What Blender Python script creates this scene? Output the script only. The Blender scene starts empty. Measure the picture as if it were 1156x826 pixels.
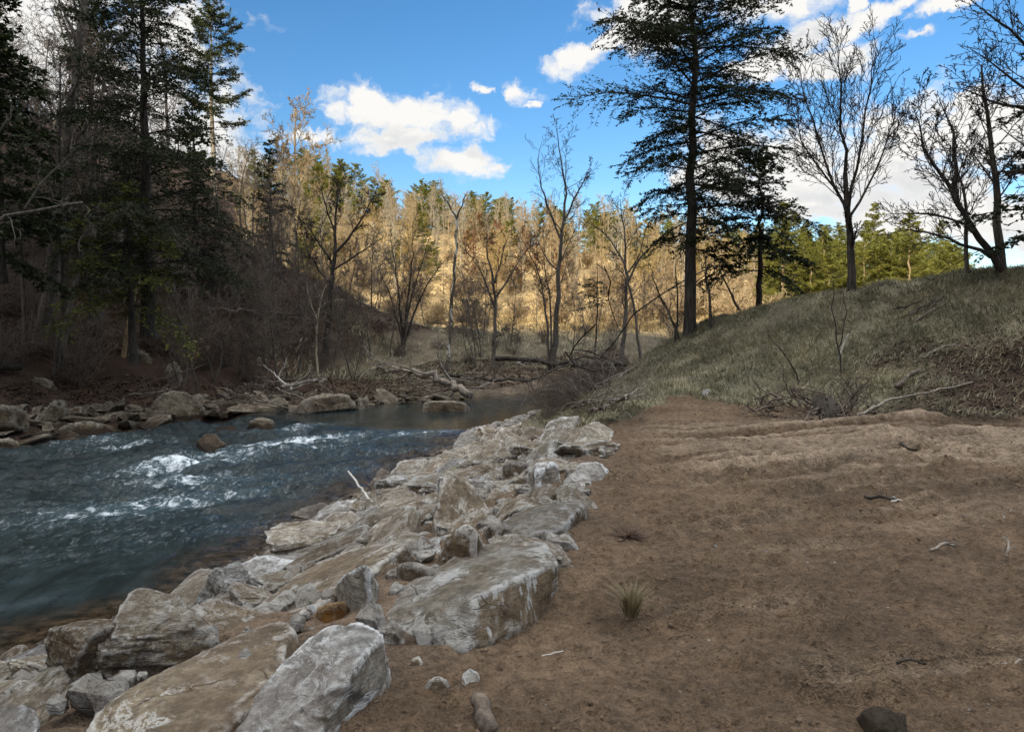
import bpy, math, random
import numpy as np
from mathutils import Vector

C = bpy.context.scene.collection
SC = bpy.context.scene
RNG = np.random.default_rng(7)
EYE, FPX, PITCH = 3.1, 825.0, math.radians(3.0)

# ------------------------------------------------------------------ noise
def _h(ix, iy, iz, seed):
    n = (ix.astype(np.int64) * 374761393 + iy.astype(np.int64) * 668265263 + iz.astype(np.int64) * 2147483647 + seed * 1274126177) & 0xFFFFFFFF
    n = ((n ^ (n >> 13)) * 1274126177) & 0xFFFFFFFF
    n = (n ^ (n >> 16)) & 0xFFFFFFFF
    n = (n * 2246822519) & 0xFFFFFFFF
    return ((n ^ (n >> 15)) & 0xFFFFFF) / float(0xFFFFFF)
def vn2(x, y, seed=0):
    x = np.asarray(x, float); y = np.asarray(y, float)
    x0 = np.floor(x); y0 = np.floor(y); fx = x - x0; fy = y - y0
    fx = fx * fx * fx * (fx * (fx * 6 - 15) + 10); fy = fy * fy * fy * (fy * (fy * 6 - 15) + 10)
    z = np.zeros_like(x0)
    a = _h(x0, y0, z, seed); b = _h(x0 + 1, y0, z, seed); c = _h(x0, y0 + 1, z, seed); d = _h(x0 + 1, y0 + 1, z, seed)
    return ((a + (b - a) * fx) * (1 - fy) + (c + (d - c) * fx) * fy) * 2 - 1
def fbm2(x, y, seed=0, o=4, g=0.5, l=2.03):
    s = 0; a = 1.0
    for k in range(o):
        s = s + a * vn2(x, y, seed + k * 17); x = x * l + 5.1; y = y * l - 3.7; a *= g
    return s
def vn3(p, seed=0):
    i = np.floor(p); f = p - i; f = f * f * f * (f * (f * 6 - 15) + 10)
    r = 0
    for dx in (0, 1):
        for dy in (0, 1):
            for dz in (0, 1):
                w = (f[:, 0] if dx else 1 - f[:, 0]) * (f[:, 1] if dy else 1 - f[:, 1]) * (f[:, 2] if dz else 1 - f[:, 2])
                r = r + w * _h(i[:, 0] + dx, i[:, 1] + dy, i[:, 2] + dz, seed)
    return r * 2 - 1
def fbm3(p, seed=0, o=4, g=0.5):
    s = 0; a = 1.0
    for k in range(o):
        s = s + a * vn3(p, seed + 31 * k); p = p * 2.07 + 3.3; a *= g
    return s
def sst(a, b, x):
    t = np.clip((np.asarray(x, float) - a) / (b - a), 0, 1); return t * t * (3 - 2 * t)
def smin(a, b, k):
    h = np.clip(0.5 + 0.5 * (b - a) / k, 0, 1); return b + (a - b) * h - k * h * (1 - h)

# ------------------------------------------------------------------ terrain
NEAR = np.array([(-300, -60), (-70, -24), (-26, -8), (-8, 2), (-4.65, 6.5), (-3.75, 8.2), (-3.5, 10.0), (-2.85, 13.5), (-1.2, 20.0), (1.9, 25.6), (4, 28.3), (9, 31), (25, 33), (250, 40)], float)
FAR = np.array([(250, 48), (25, 38), (9, 35.8), (0.8, 31.7), (-3.3, 28.4), (-7.7, 25.8), (-10.8, 23.5), (-13, 18.6), (-20, 11), (-34, 2), (-75, -10), (-300, -44)], float)
TOE = np.array([(-300, -34), (-75, 0), (-40, 8), (-27, 15), (-17, 22), (-11, 31), (-4.5, 39), (-1.0, 47), (-8, 62), (-22, 78), (-60, 110), (-200, 150)], float)
def pdist(x, y, pl):
    d = np.full(x.shape, 1e9)
    for (ax, ay), (bx, by) in zip(pl[:-1], pl[1:]):
        vx, vy = bx - ax, by - ay
        t = np.clip(((x - ax) * vx + (y - ay) * vy) / (vx * vx + vy * vy), 0, 1)
        d = np.minimum(d, np.hypot(x - ax - t * vx, y - ay - t * vy))
    return d
def inside(x, y, poly):
    c = np.zeros(x.shape, bool); n = len(poly)
    for i in range(n):
        ax, ay = poly[i]; bx, by = poly[(i + 1) % n]
        if ay == by: continue
        c ^= ((ay > y) != (by > y)) & (x < (bx - ax) * (y - ay) / (by - ay) + ax)
    return c
RIVER = np.vstack([NEAR, FAR])
HILLP = np.vstack([TOE, [(-900, 150), (-900, -34)]])
EDGE_Y = [1.0, 2.0, 2.9, 3.6, 4.55, 6.6, 8.8, 11, 13, 15, 17, 19, 22, 27]
EDGE_X = [-1.6, -1.15, -0.8, -0.2, 0.30, 0.66, 1.15, 1.2, 1.2, 0.8, 0.5, 0.1, 1.0, 3.0]
SUNH = np.array([0.52, 0.854])            # horizontal travel direction of the sunlight
SUN_EL = math.radians(23.5)
def foot(x): return np.interp(x, [0, 1.1, 2, 3.6, 4.7, 7, 9, 14, 25, 60], [10.8, 11.4, 13.2, 14.8, 12.8, 11.8, 11.6, 9.6, 4, -6])
def crest(x): return np.interp(x, [1.5, 2.6, 4.0, 5.4, 6.4, 8.3, 11, 16, 30, 80], [25.5, 24.6, 23.5, 22, 20.2, 18.2, 16.4, 14, 9, 4])
def crestz(x): return np.interp(x, [1.0, 2.6, 4.0, 5.4, 6.4, 8.3, 11, 16, 30, 80], [0.6, 1.0, 2.05, 2.95, 3.5, 4.0, 4.45, 5.2, 6.6, 9])
def wlevel(x, y):
    q = np.interp(x, [-14, -9.5, -7, -5.5, -0.5, 1], [28, 25, 22.4, 20.9, 19.9, 19.6]) - y
    return 0.22 * (1 - sst(-0.5, 1.3, q)), q
def terrain(x, y, full=False):
    x = np.asarray(x, float); y = np.asarray(y, float)
    dN = pdist(x, y, NEAR); dF = pdist(x, y, FAR)
    ins = inside(x, y, RIVER); sd = np.where(ins, -np.minimum(dN, dF), np.minimum(dN, dF))
    far = (dF < dN)
    # valley floor and the far hill
    ridge = np.interp(x, [-120, -70, -40, 0, 30, 60, 140], [44, 38, 26, 17.5, 13.5, 9, 9])
    M = 1.15 + 0.085 * np.clip(y - 34, -10, 40) + (ridge - 4.5) * sst(62, 132, y) + 0.35 * fbm2(x * 0.06, y * 0.06, 3)
    # left hill
    dT = pdist(x, y, TOE); inT = inside(x, y, HILLP)
    hl = np.where(inT, 0.50 * np.sqrt(dT * dT + 9) - 1.5, 0); hl = 46 * np.tanh(hl / 46)
    hl = hl * (1 + 0.12 * fbm2(x * 0.05, y * 0.05, 9))
    # steep ridge the low sun stands behind
    w = x * SUNH[0] + y * SUNH[1]
    back = 64 * sst(-14, -80, w)
    # near upland
    dirt = 1.5 + 0.014 * (y - 3) + 0.015 * np.maximum(x - 1, 0)
    F = foot(x); K = crest(x); zc = crestz(x)
    t = np.clip((y - F) / np.maximum(K - F, 0.5), 0, 1)
    front = dirt + (np.maximum(zc, 0.5) - dirt) * (0.45 * sst(0, 1, t) + 0.55 * t ** 0.85)
    rear = M + (zc - M) * np.exp(-(np.maximum(y - K, 0) / 9.0) ** 2)
    up_n = np.where(y <= K, front, rear) + back
    up_f = M + hl + back
    wl, q = wlevel(x, y)
    sl = np.interp(y, [0, 9, 12, 15, 20, 25], [0.345, 0.345, 0.33, 0.24, 0.26, 0.6])
    bank_n = wl + np.where(sd < 0, 0.28 * sd, sl * sd + np.interp(y, [0, 12, 16], [1.5, 1.5, .8]) * np.maximum(sd - np.interp(y, [0, 12, 15, 20], [6, 6, 3.6, 2.6]), 0))
    bank_f = wl + np.where(sd < 0, 0.28 * sd, 0.42 * sd + 1.5 * np.maximum(sd - 9, 0))
    z = np.where(far, smin(bank_f, up_f, 0.35), smin(bank_n, up_n, 0.22))
    z = np.maximum(z, -0.8)
    if full: return z, dict(sd=sd, far=far, inT=inT, dT=dT, t=t, F=F, K=K, w=w, q=q, M=M)
    return z
def H1(x, y): return float(terrain(np.array([x]), np.array([y]))[0])

# a pixel of the photograph turned into a point of the place
def ray(px, py):
    cx, cy = (px - 578) / FPX, (413 - py) / FPX
    s, c = math.sin(PITCH), math.cos(PITCH)
    return np.array([cx, c + cy * s, -s + cy * c])
def PX(px, py, d):
    r = ray(px, py); r = r / r[1] * d
    return np.array([r[0], r[1], EYE + r[2]])
_T = np.concatenate([np.arange(2, 12, 0.02), np.arange(12, 40, 0.05), np.arange(40, 200, 0.3)])
def GP(px, py, h=0.0):
    r = ray(px, py); r = r / r[1]
    X, Y, Z = r[0] * _T, r[1] * _T, EYE + r[2] * _T
    b = Z < np.maximum(terrain(X, Y), wlevel(X, Y)[0] - .02) + h
    i = int(np.argmax(b)) if b.any() else len(_T) - 1
    return np.array([X[i], Y[i], Z[i]])

# ------------------------------------------------------------------ mesh helpers
def mesh(name, V, quads=None, tris=None, mats=(), matidx=None, smooth=True, attrs=None):
    m = bpy.data.meshes.new(name)
    V = np.asarray(V, np.float32)
    nq = 0 if quads is None else len(quads); nt = 0 if tris is None else len(tris)
    loops = []
    if nq: loops.append(np.asarray(quads, np.int32).ravel())
    if nt: loops.append(np.asarray(tris, np.int32).ravel())
    L = np.concatenate(loops)
    m.vertices.add(len(V)); m.vertices.foreach_set('co', V.ravel())
    m.loops.add(len(L)); m.loops.foreach_set('vertex_index', L)
    m.polygons.add(nq + nt)
    st = np.concatenate([np.arange(nq) * 4, nq * 4 + np.arange(nt) * 3]).astype(np.int32)
    m.polygons.foreach_set('loop_start', st)
    if matidx is not None: m.polygons.foreach_set('material_index', np.asarray(matidx, np.int32))
    m.polygons.foreach_set('use_smooth', np.full(nq + nt, smooth))
    for k in mats: m.materials.append(k)
    for k, v in (attrs or {}).items():
        v = np.asarray(v, np.float32)
        if v.ndim == 1:
            a = m.attributes.new(k, 'FLOAT', 'POINT'); a.data.foreach_set('value', v)
        else:
            a = m.attributes.new(k, 'FLOAT_COLOR', 'POINT')
            a.data.foreach_set('color', np.concatenate([v, np.ones((len(v), 1), np.float32)], 1).ravel())
    m.update(calc_edges=True); m.validate()
    return m
def link(name, data, loc=(0, 0, 0), rot=(0, 0, 0), scale=(1, 1, 1), parent=None):
    o = bpy.data.objects.new(name, data); C.objects.link(o)
    o.location = [float(v) for v in loc]; o.rotation_euler = [float(v) for v in rot]
    o.scale = (scale,) * 3 if isinstance(scale, (int, float)) else scale
    if parent: o.parent = parent
    return o
def tag(o, label=None, cat=None, group=None, kind=None):
    if label: o['label'] = label
    if cat: o['category'] = cat
    if group: o['group'] = group
    if kind: o['kind'] = kind
    return o

class Tubes:
    def __init__(s): s.d = {}
    def add(s, pts, rad, sides): s.d.setdefault((len(pts), sides), []).append((pts, rad))
    def arrays(s):
        Vs, Qs, off = [], [], 0
        for (n, k), lst in s.d.items():
            P = np.array([a for a, _ in lst], float); R = np.array([b for _, b in lst], float)
            B = len(lst)
            T = np.gradient(P, axis=1); T /= np.linalg.norm(T, axis=2, keepdims=True) + 1e-9
            ref = np.where(np.abs(T[:, :1, 2:3]) > 0.8, np.array([[[1.0, 0.1, 0]]]), np.array([[[0, 0.1, 1.0]]]))
            U = np.cross(T, ref); U /= np.linalg.norm(U, axis=2, keepdims=True) + 1e-9
            W = np.cross(T, U)
            a = np.arange(k) * 2 * np.pi / k
            V = P[:, :, None] + R[:, :, None, None] * (np.cos(a)[None, None, :, None] * U[:, :, None] + np.sin(a)[None, None, :, None] * W[:, :, None])
            Vs.append(V.reshape(-1, 3))
            i = np.arange(n - 1)[:, None]; j = np.arange(k)[None]
            q = np.stack([i * k + j, i * k + (j + 1) % k, (i + 1) * k + (j + 1) % k, (i + 1) * k + j], -1).reshape(-1, 4)
            Qs.append((q[None] + (off + np.arange(B) * n * k)[:, None, None]).reshape(-1, 4))
            off += B * n * k
        return np.concatenate(Vs), np.concatenate(Qs)
    def mesh(s, name, mat):
        V, Q = s.arrays(); return mesh(name, V, Q, mats=[mat])

# ------------------------------------------------------------------ materials
class NB:
    def __init__(s, name, world=False):
        if world: s.m = bpy.data.worlds.new(name)
        else: s.m = bpy.data.materials.new(name)
        s.m.use_nodes = True; s.t = s.m.node_tree; s.t.nodes.clear()
    def n(s, typ, **kw):
        nd = s.t.nodes.new(typ)
        for k, v in kw.items():
            if k == 'i':
                for a, b in v.items():
                    if isinstance(b, bpy.types.NodeSocket): s.t.links.new(b, nd.inputs[a])
                    else: nd.inputs[a].default_value = b
            else: setattr(nd, k, v)
        return nd
    def math(s, op, a, b=0.0, c=0.0, clamp=False):
        nd = s.t.nodes.new('ShaderNodeMath'); nd.operation = op; nd.use_clamp = clamp
        for i, v in enumerate((a, b, c)):
            if isinstance(v, bpy.types.NodeSocket): s.t.links.new(v, nd.inputs[i])
            else: nd.inputs[i].default_value = v
        return nd.outputs[0]
    def vmath(s, op, a, b=(0, 0, 0)):
        nd = s.t.nodes.new('ShaderNodeVectorMath'); nd.operation = op
        for i, v in enumerate((a, b)):
            if isinstance(v, bpy.types.NodeSocket): s.t.links.new(v, nd.inputs[i])
            else: nd.inputs[i].default_value = v
        return nd.outputs[1] if op in ('LENGTH', 'DOT_PRODUCT', 'DISTANCE') else nd.outputs[0]
    def mix(s, f, a, b, blend='MIX'):
        nd = s.t.nodes.new('ShaderNodeMix'); nd.data_type = 'RGBA'; nd.blend_type = blend; nd.clamp_factor = True
        for k, v in ((0, f), (6, a), (7, b)):
            if isinstance(v, bpy.types.NodeSocket): s.t.links.new(v, nd.inputs[k])
            else: nd.inputs[k].default_value = (*v, 1) if isinstance(v, (tuple, list)) and len(v) == 3 else v
        return nd.outputs[2]
    def noise(s, vec, scale, detail=4, rough=0.55, dist=0.0):
        return s.n('ShaderNodeTexNoise', i={'Vector': vec, 'Scale': scale, 'Detail': detail, 'Roughness': rough, 'Distortion': dist}).outputs['Fac']
    def ss(s, lo, hi, v, a=0.0, b=1.0):
        nd = s.n('ShaderNodeMapRange', interpolation_type='SMOOTHSTEP', i={'Value': v, 'From Min': lo, 'From Max': hi, 'To Min': a, 'To Max': b}); return nd.outputs[0]
    def mapping(s, vec, loc=(0, 0, 0), rot=(0, 0, 0), sc=(1, 1, 1), typ='POINT'):
        return s.n('ShaderNodeMapping', vector_type=typ, i={'Vector': vec, 'Location': loc, 'Rotation': rot, 'Scale': sc}).outputs[0]
    def objco(s): return s.n('ShaderNodeTexCoord').outputs['Object']
    def bump(s, h, strength, dist=0.02, normal=None):
        i = {'Height': h, 'Strength': strength, 'Distance': dist}
        if normal is not None: i['Normal'] = normal
        return s.n('ShaderNodeBump', i=i).outputs[0]
    def out(s, col, rough=0.9, normal=None, spec=0.25, **kw):
        b = s.n('ShaderNodeBsdfPrincipled', i={'Base Color': col if isinstance(col, bpy.types.NodeSocket) else (*col, 1), 'Roughness': rough, 'Specular IOR Level': spec, **kw})
        if normal is not None: s.t.links.new(normal, b.inputs['Normal'])
        o = s.n('ShaderNodeOutputMaterial'); s.t.links.new(b.outputs[0], o.inputs[0]); return s.m

def m_ground():
    b = NB('earth'); co = b.objco()
    at = b.n('ShaderNodeAttribute', attribute_name='tint').outputs['Color']
    n1 = b.noise(co, 1.3, 6, 0.65); n2 = b.noise(co, 14, 6, 0.7); n3 = b.noise(co, 70, 3, 0.6)
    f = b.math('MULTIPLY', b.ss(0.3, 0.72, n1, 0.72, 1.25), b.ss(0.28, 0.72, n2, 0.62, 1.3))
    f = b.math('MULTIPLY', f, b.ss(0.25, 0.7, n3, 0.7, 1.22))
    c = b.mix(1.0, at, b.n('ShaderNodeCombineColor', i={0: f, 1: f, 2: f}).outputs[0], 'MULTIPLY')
    c = b.mix(b.ss(0.56, 0.64, b.noise(co, 24, 6, 0.72)), c, b.mix(1.0, c, (0.45, 0.42, 0.40), 'MULTIPLY'))  # dark mottling in the colour stands in for weak shading of the relief
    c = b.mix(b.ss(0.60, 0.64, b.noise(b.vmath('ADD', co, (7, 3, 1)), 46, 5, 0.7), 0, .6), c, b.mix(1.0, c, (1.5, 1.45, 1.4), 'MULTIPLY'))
    h = b.math('ADD', n2, b.math('MULTIPLY', n3, 0.45))
    return b.out(c, 0.95, b.bump(h, 1.0, 0.09), 0.15)
def m_rock(name, base, dark, white, wamt=0.5, dirtamt=0.5, strata=7.0, dirtcol=(0.11, 0.075, 0.05), soot=0.0):
    b = NB(name); tc = b.objco()
    oi = b.n('ShaderNodeObjectInfo')
    off = b.n('ShaderNodeCombineXYZ', i={0: b.math('MULTIPLY', oi.outputs['Random'], 37.0), 1: b.math('MULTIPLY', oi.outputs['Random'], 91.0), 2: oi.outputs['Random']}).outputs[0]
    co = b.vmath('ADD', tc, off)
    warp = b.n('ShaderNodeTexNoise', i={'Vector': co, 'Scale': 1.6, 'Detail': 4.0}).outputs['Color']
    cw = b.n('ShaderNodeMix', data_type='VECTOR', i={0: 0.10, 4: co, 5: warp}).outputs[1]
    sv = b.mapping(cw, rot=(0.55, 0.35, 0.3), sc=(0.9, 1.3, strata * 1.5))
    st = b.noise(sv, 2.4, 8, 0.72)
    n1 = b.noise(co, 2.4, 8, 0.70); n2 = b.noise(co, 11, 9, 0.76); n3 = b.noise(co, 70, 4, 0.7)
    geo = b.n('ShaderNodeNewGeometry'); nz = b.n('ShaderNodeSeparateXYZ', i={0: geo.outputs['Normal']}).outputs[2]
    c = b.mix(b.ss(0.40, 0.60, n1), dark, base)
    c = b.mix(b.ss(0.50, 0.60, st, 0, 0.55), c, b.mix(1.0, c, (0.60, 0.57, 0.54), 'MULTIPLY'))
    c = b.mix(b.ss(0.38, 0.62, n2), b.mix(1.0, c, (0.62, 0.60, 0.58), 'MULTIPLY'), b.mix(1.0, c, (1.28, 1.26, 1.22), 'MULTIPLY'))
    c = b.mix(b.ss(0.60, 0.66, n3, 0, .5), c, b.mix(1.0, c, (0.45, 0.43, 0.42), 'MULTIPLY'))
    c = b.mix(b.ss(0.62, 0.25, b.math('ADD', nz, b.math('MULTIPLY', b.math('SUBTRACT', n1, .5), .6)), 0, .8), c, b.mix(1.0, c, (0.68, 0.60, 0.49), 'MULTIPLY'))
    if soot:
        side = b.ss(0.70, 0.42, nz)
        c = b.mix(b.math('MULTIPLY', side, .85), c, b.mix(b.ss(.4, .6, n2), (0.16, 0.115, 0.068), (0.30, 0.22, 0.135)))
        run = b.noise(b.mapping(b.n('ShaderNodeMix', data_type='VECTOR', i={0: 0.05, 4: tc, 5: warp}).outputs[1], sc=(6, 6, 1.1)), 1.5, 6, .6)
        runs = b.math('MULTIPLY', b.math('MULTIPLY', b.ss(0.555, 0.60, run), b.ss(0.92, 0.72, nz)), b.ss(.42, .52, b.noise(tc, 2.2, 3)))
    # chalky white crust: crisp broken patches, worn edges and a few streaks
    blot = b.math('MULTIPLY', b.ss(0.545, 0.585, b.noise(b.mapping(cw, rot=(0.5, 0.35, 0.3), sc=(1, 1.25, 2.2)), 4.2, 12, 0.80)), b.ss(0.46, 0.56, b.noise(co, 1.7, 4, .6)))
    edge = b.math('MULTIPLY', b.ss(0.508, 0.545, geo.outputs['Pointiness']), b.ss(0.40, 0.52, n2))
    rv = b.math('ABSOLUTE', b.math('SUBTRACT', b.noise(sv, 1.5, 9, 0.75), 0.5))
    vein = b.math('MULTIPLY', b.ss(0.030, 0.008, rv), b.ss(0.48, 0.58, b.noise(co, 2.6, 4)))
    wm = b.math('MULTIPLY', b.math('MAXIMUM', b.math('MAXIMUM', vein, blot), edge), b.math('MULTIPLY', wamt, b.ss(0.3, 0.55, n2, .55, 1.0)), clamp=True)
    c = b.mix(wm, c, white)
    if soot: c = b.mix(b.math('MULTIPLY', runs, .9), c, white)
    # cracks
    vor = b.n('ShaderNodeTexVoronoi', feature='DISTANCE_TO_EDGE', i={'Vector': b.mapping(cw, rot=(0.5, 0.3, 0.2), sc=(1, 1.5, 2.4)), 'Scale': 1.7}).outputs['Distance']
    crack = b.math('MULTIPLY', b.ss(0.012, 0.002, vor), b.ss(0.50, 0.6, n1, 0, .7))
    c = b.mix(crack, c, b.mix(1.0, c, (0.25, 0.23, 0.21), 'MULTIPLY'))
    so = b.math('MULTIPLY', b.ss(0.50, 0.60, b.math('ADD', b.noise(co, 1.9, 9, 0.68), b.math('MULTIPLY', nz, 0.06))), dirtamt, clamp=True)
    c = b.mix(so, c, b.mix(b.ss(.4, .6, n2), b.n('ShaderNodeRGB').outputs[0], dirtcol) if False else dirtcol)
    tint = b.ss(0, 1, oi.outputs['Random'], 0.75, 1.2)
    c = b.mix(1.0, c, b.n('ShaderNodeCombineColor', i={0: tint, 1: b.math('MULTIPLY', tint, 0.985), 2: b.math('MULTIPLY', tint, 0.95)}).outputs[0], 'MULTIPLY')
    # damp band just above the water
    pz = b.n('ShaderNodeSeparateXYZ', i={0: geo.outputs['Position']}).outputs[2]
    damp = b.ss(0.30, 0.14, b.math('ADD', pz, b.math('MULTIPLY', b.math('SUBTRACT', n1, .5), .25)))
    c = b.mix(damp, c, b.mix(1.0, c, (0.42, 0.38, 0.34), 'MULTIPLY'))
    h = b.math('ADD', b.math('MULTIPLY', st, 0.9), b.math('ADD', b.math('MULTIPLY', n2, 1.5), b.math('MULTIPLY', n3, 0.35)))
    h = b.math('SUBTRACT', h, b.math('MULTIPLY', crack, .8))
    return b.out(c, b.ss(0, 1, damp, 0.88, 0.4), b.bump(h, 1.0, 0.055), 0.2)
def m_bark(name, c1, c2, sc=9.0, patch=None):
    b = NB(name); co = b.objco()
    st = b.noise(b.mapping(co, sc=(1, 1, 0.16)), sc * 2, 5, 0.65); n = b.noise(co, 2.5, 4)
    c = b.mix(b.ss(0.32, 0.66, st), c1, c2)
    c = b.mix(b.ss(0.45, 0.65, n, 0, 0.5), c, b.mix(1.0, c, (0.6, 0.6, 0.6), 'MULTIPLY'))
    if patch: c = b.mix(b.ss(0.5, 0.56, b.noise(b.mapping(co, sc=(1, 1, 0.6)), 3.4, 4, 0.6)), c, patch)
    return b.out(c, 0.92, b.bump(st, 0.8, 0.03), 0.15)
def m_leaf(name, c1, c2, trans=0.25):
    b = NB(name); co = b.objco()
    r = b.n('ShaderNodeNewGeometry').outputs['Random Per Island']
    c = b.mix(r, c1, c2)
    c = b.mix(b.ss(0.35, 0.68, b.noise(co, 0.9, 4)), b.mix(1.0, c, (0.55, 0.58, 0.6), 'MULTIPLY'), c)
    d = b.n('ShaderNodeBsdfPrincipled', i={'Base Color': c, 'Roughness': 0.7, 'Specular IOR Level': 0.2})
    t = b.n('ShaderNodeBsdfTranslucent', i={'Color': c})
    mx = b.n('ShaderNodeMixShader', i={0: trans, 1: d.outputs[0], 2: t.outputs[0]})
    o = b.n('ShaderNodeOutputMaterial', i={0: mx.outputs[0]}); return b.m
def m_water():
    b = NB('river_water'); co = b.objco()
    foam = b.n('ShaderNodeAttribute', attribute_name='foam').outputs['Fac']
    dep = b.n('ShaderNodeAttribute', attribute_name='depth').outputs['Fac']
    chop = b.n('ShaderNodeAttribute', attribute_name='chop').outputs['Fac']
    fl = b.mapping(co, rot=(0, 0, 0.62), sc=(1.0, 0.42, 1))       # stretched along the flow
    fl2 = b.mapping(co, rot=(0, 0, 1.05), sc=(0.35, 1.0, 1))
    a1 = b.noise(fl, 3.2, 5, 0.6, 0.5); a2 = b.noise(fl, 11, 4, 0.6, 0.4); a3 = b.noise(co, 30, 2)
    bed = b.noise(co, 5.5, 5, 0.7)
    shallow = b.mix(b.ss(0.35, 0.68, bed), (0.010, 0.008, 0.005), (0.062, 0.043, 0.026))
    deep = b.mix(b.ss(0.35, 0.7, a1), (0.013, 0.018, 0.018), (0.025, 0.036, 0.038))
    c = b.mix(b.ss(0.08, 0.5, dep), shallow, deep)
    fn = b.noise(b.mapping(co, rot=(0, 0, 0.75), sc=(1.0, 0.5, 1)), 3.6, 9, 0.75, 1.4)
    fr = b.math('SUBTRACT', 1.0, b.math('MULTIPLY', b.math('ABSOLUTE', b.math('SUBTRACT', b.noise(fl2, 3.4, 6, 0.66, 0.9), 0.5)), 7.0))
    s = b.math('ADD', b.math('MULTIPLY', fn, 1.05), b.math('SUBTRACT', b.math('MULTIPLY', fr, 0.14), 0.15))
    fm = b.math('MULTIPLY', b.ss(0.0, 0.26, b.math('SUBTRACT', b.math('ADD', s, b.math('MULTIPLY', foam, 0.40)), 0.72)), b.ss(0.04, 0.35, foam))
    c = b.mix(b.math('MULTIPLY', b.ss(0.1, 1.2, foam), 0.5), c, (0.05, 0.10, 0.12))
    veil = b.math('MULTIPLY', b.ss(0.50, 0.74, b.noise(b.mapping(co, rot=(0, 0, 0.75), sc=(1.2, 0.6, 1)), 7.5, 8, 0.78, 0.8)), b.math('MULTIPLY', b.ss(0.02, 0.4, foam), 0.6))
    c = b.mix(veil, c, (0.33, 0.385, 0.405))
    c = b.mix(fm, c, (0.66, 0.72, 0.76))
    h = b.math('ADD', b.math('MULTIPLY', a1, 1.0), b.math('ADD', b.math('MULTIPLY', a2, 0.45), b.math('MULTIPLY', a3, 0.1)))
    nb = b.n('ShaderNodeBump', i={'Height': h, 'Strength': b.ss(0, 1, chop, 0.10, 0.75), 'Distance': 0.16}).outputs[0]
    ro = b.math('ADD', 0.06, b.math('MULTIPLY', fm, 0.6))
    p = b.n('ShaderNodeBsdfPrincipled', i={'Base Color': c, 'Roughness': ro, 'IOR': 1.33, 'Specular IOR Level': 0.24, 'Normal': nb})
    b.n('ShaderNodeOutputMaterial', i={0: p.outputs[0]}); return b.m

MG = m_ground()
MR_PALE = m_rock('riprap_rock', (0.46, 0.42, 0.345), (0.27, 0.232, 0.18), (0.74, 0.73, 0.70), 0.85, 0.4, dirtcol=(0.16, 0.11, 0.072))
MR_WHITE = m_rock('white_crusted_rock', (0.56, 0.565, 0.565), (0.32, 0.315, 0.305), (0.80, 0.82, 0.83), 1.0, 0.4)
MR_BROWN = m_rock('brown_streaked_rock', (0.33, 0.275, 0.20), (0.20, 0.16, 0.112), (0.72, 0.70, 0.66), 0.85, 0.4, dirtcol=(0.16, 0.11, 0.072))
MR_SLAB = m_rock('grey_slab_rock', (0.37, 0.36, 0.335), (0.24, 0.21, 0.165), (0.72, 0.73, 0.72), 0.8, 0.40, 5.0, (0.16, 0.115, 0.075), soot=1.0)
MR_DARK = m_rock('far_bank_rock', (0.30, 0.255, 0.19), (0.14, 0.115, 0.085), (0.55, 0.52, 0.45), 0.4, 0.35, 7.0, (0.06, 0.04, 0.028))
MR_WET = m_rock('wet_rock', (0.11, 0.085, 0.06), (0.05, 0.04, 0.03), (0.2, 0.19, 0.17), 0.15, 0.2)
MR_ORANGE = m_rock('orange_stained_rock', (0.62, 0.34, 0.10), (0.45, 0.22, 0.06), (0.70, 0.60, 0.45), 0.5, 0.0)
MB_DARK = m_bark('dark_bark', (0.028, 0.024, 0.02), (0.085, 0.073, 0.06))
MB_GREY = m_bark('grey_bark', (0.06, 0.053, 0.045), (0.155, 0.135, 0.11))
MB_PALE = m_bark('pale_bark', (0.28, 0.235, 0.16), (0.52, 0.45, 0.32))
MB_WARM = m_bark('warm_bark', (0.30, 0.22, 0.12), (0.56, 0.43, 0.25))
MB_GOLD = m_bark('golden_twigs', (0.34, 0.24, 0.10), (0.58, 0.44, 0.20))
MB_SYC = m_bark('mottled_bark', (0.07, 0.06, 0.045), (0.14, 0.12, 0.09), patch=(0.50, 0.47, 0.39))
MB_DRIFT = m_bark('driftwood', (0.14, 0.115, 0.09), (0.33, 0.29, 0.24))
MB_WHITE = m_bark('bleached_wood', (0.38, 0.35, 0.31), (0.62, 0.59, 0.54))
MB_BRUSH = m_bark('brush_twigs', (0.085, 0.068, 0.056), (0.20, 0.16, 0.125))
ML_HEM = m_leaf('hemlock_needles', (0.018, 0.028, 0.011), (0.05, 0.062, 0.022))
ML_HEML = m_leaf('hemlock_young_needles', (0.075, 0.09, 0.018), (0.20, 0.20, 0.045))
ML_PINE = m_leaf('pine_needles', (0.20, 0.205, 0.035), (0.46, 0.43, 0.10))
ML_PINEG = m_leaf('old_pine_needles', (0.07, 0.09, 0.035), (0.16, 0.17, 0.07))
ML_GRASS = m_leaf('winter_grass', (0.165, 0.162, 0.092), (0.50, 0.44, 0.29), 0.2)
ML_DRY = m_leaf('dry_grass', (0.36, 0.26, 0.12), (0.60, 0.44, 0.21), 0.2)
ML_LITTER = m_leaf('dead_leaves', (0.045, 0.026, 0.017), (0.15, 0.09, 0.055), 0.05)
ML_BROWN = m_leaf('brown_leaves', (0.055, 0.036, 0.025), (0.20, 0.135, 0.085), 0.05)
ML_STRAW = m_leaf('straw', (0.24, 0.19, 0.10), (0.42, 0.34, 0.20), 0.2)
ML_RUST = m_leaf('rusty_leaves', (0.24, 0.10, 0.04), (0.42, 0.20, 0.09))
MW = m_water()

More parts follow.
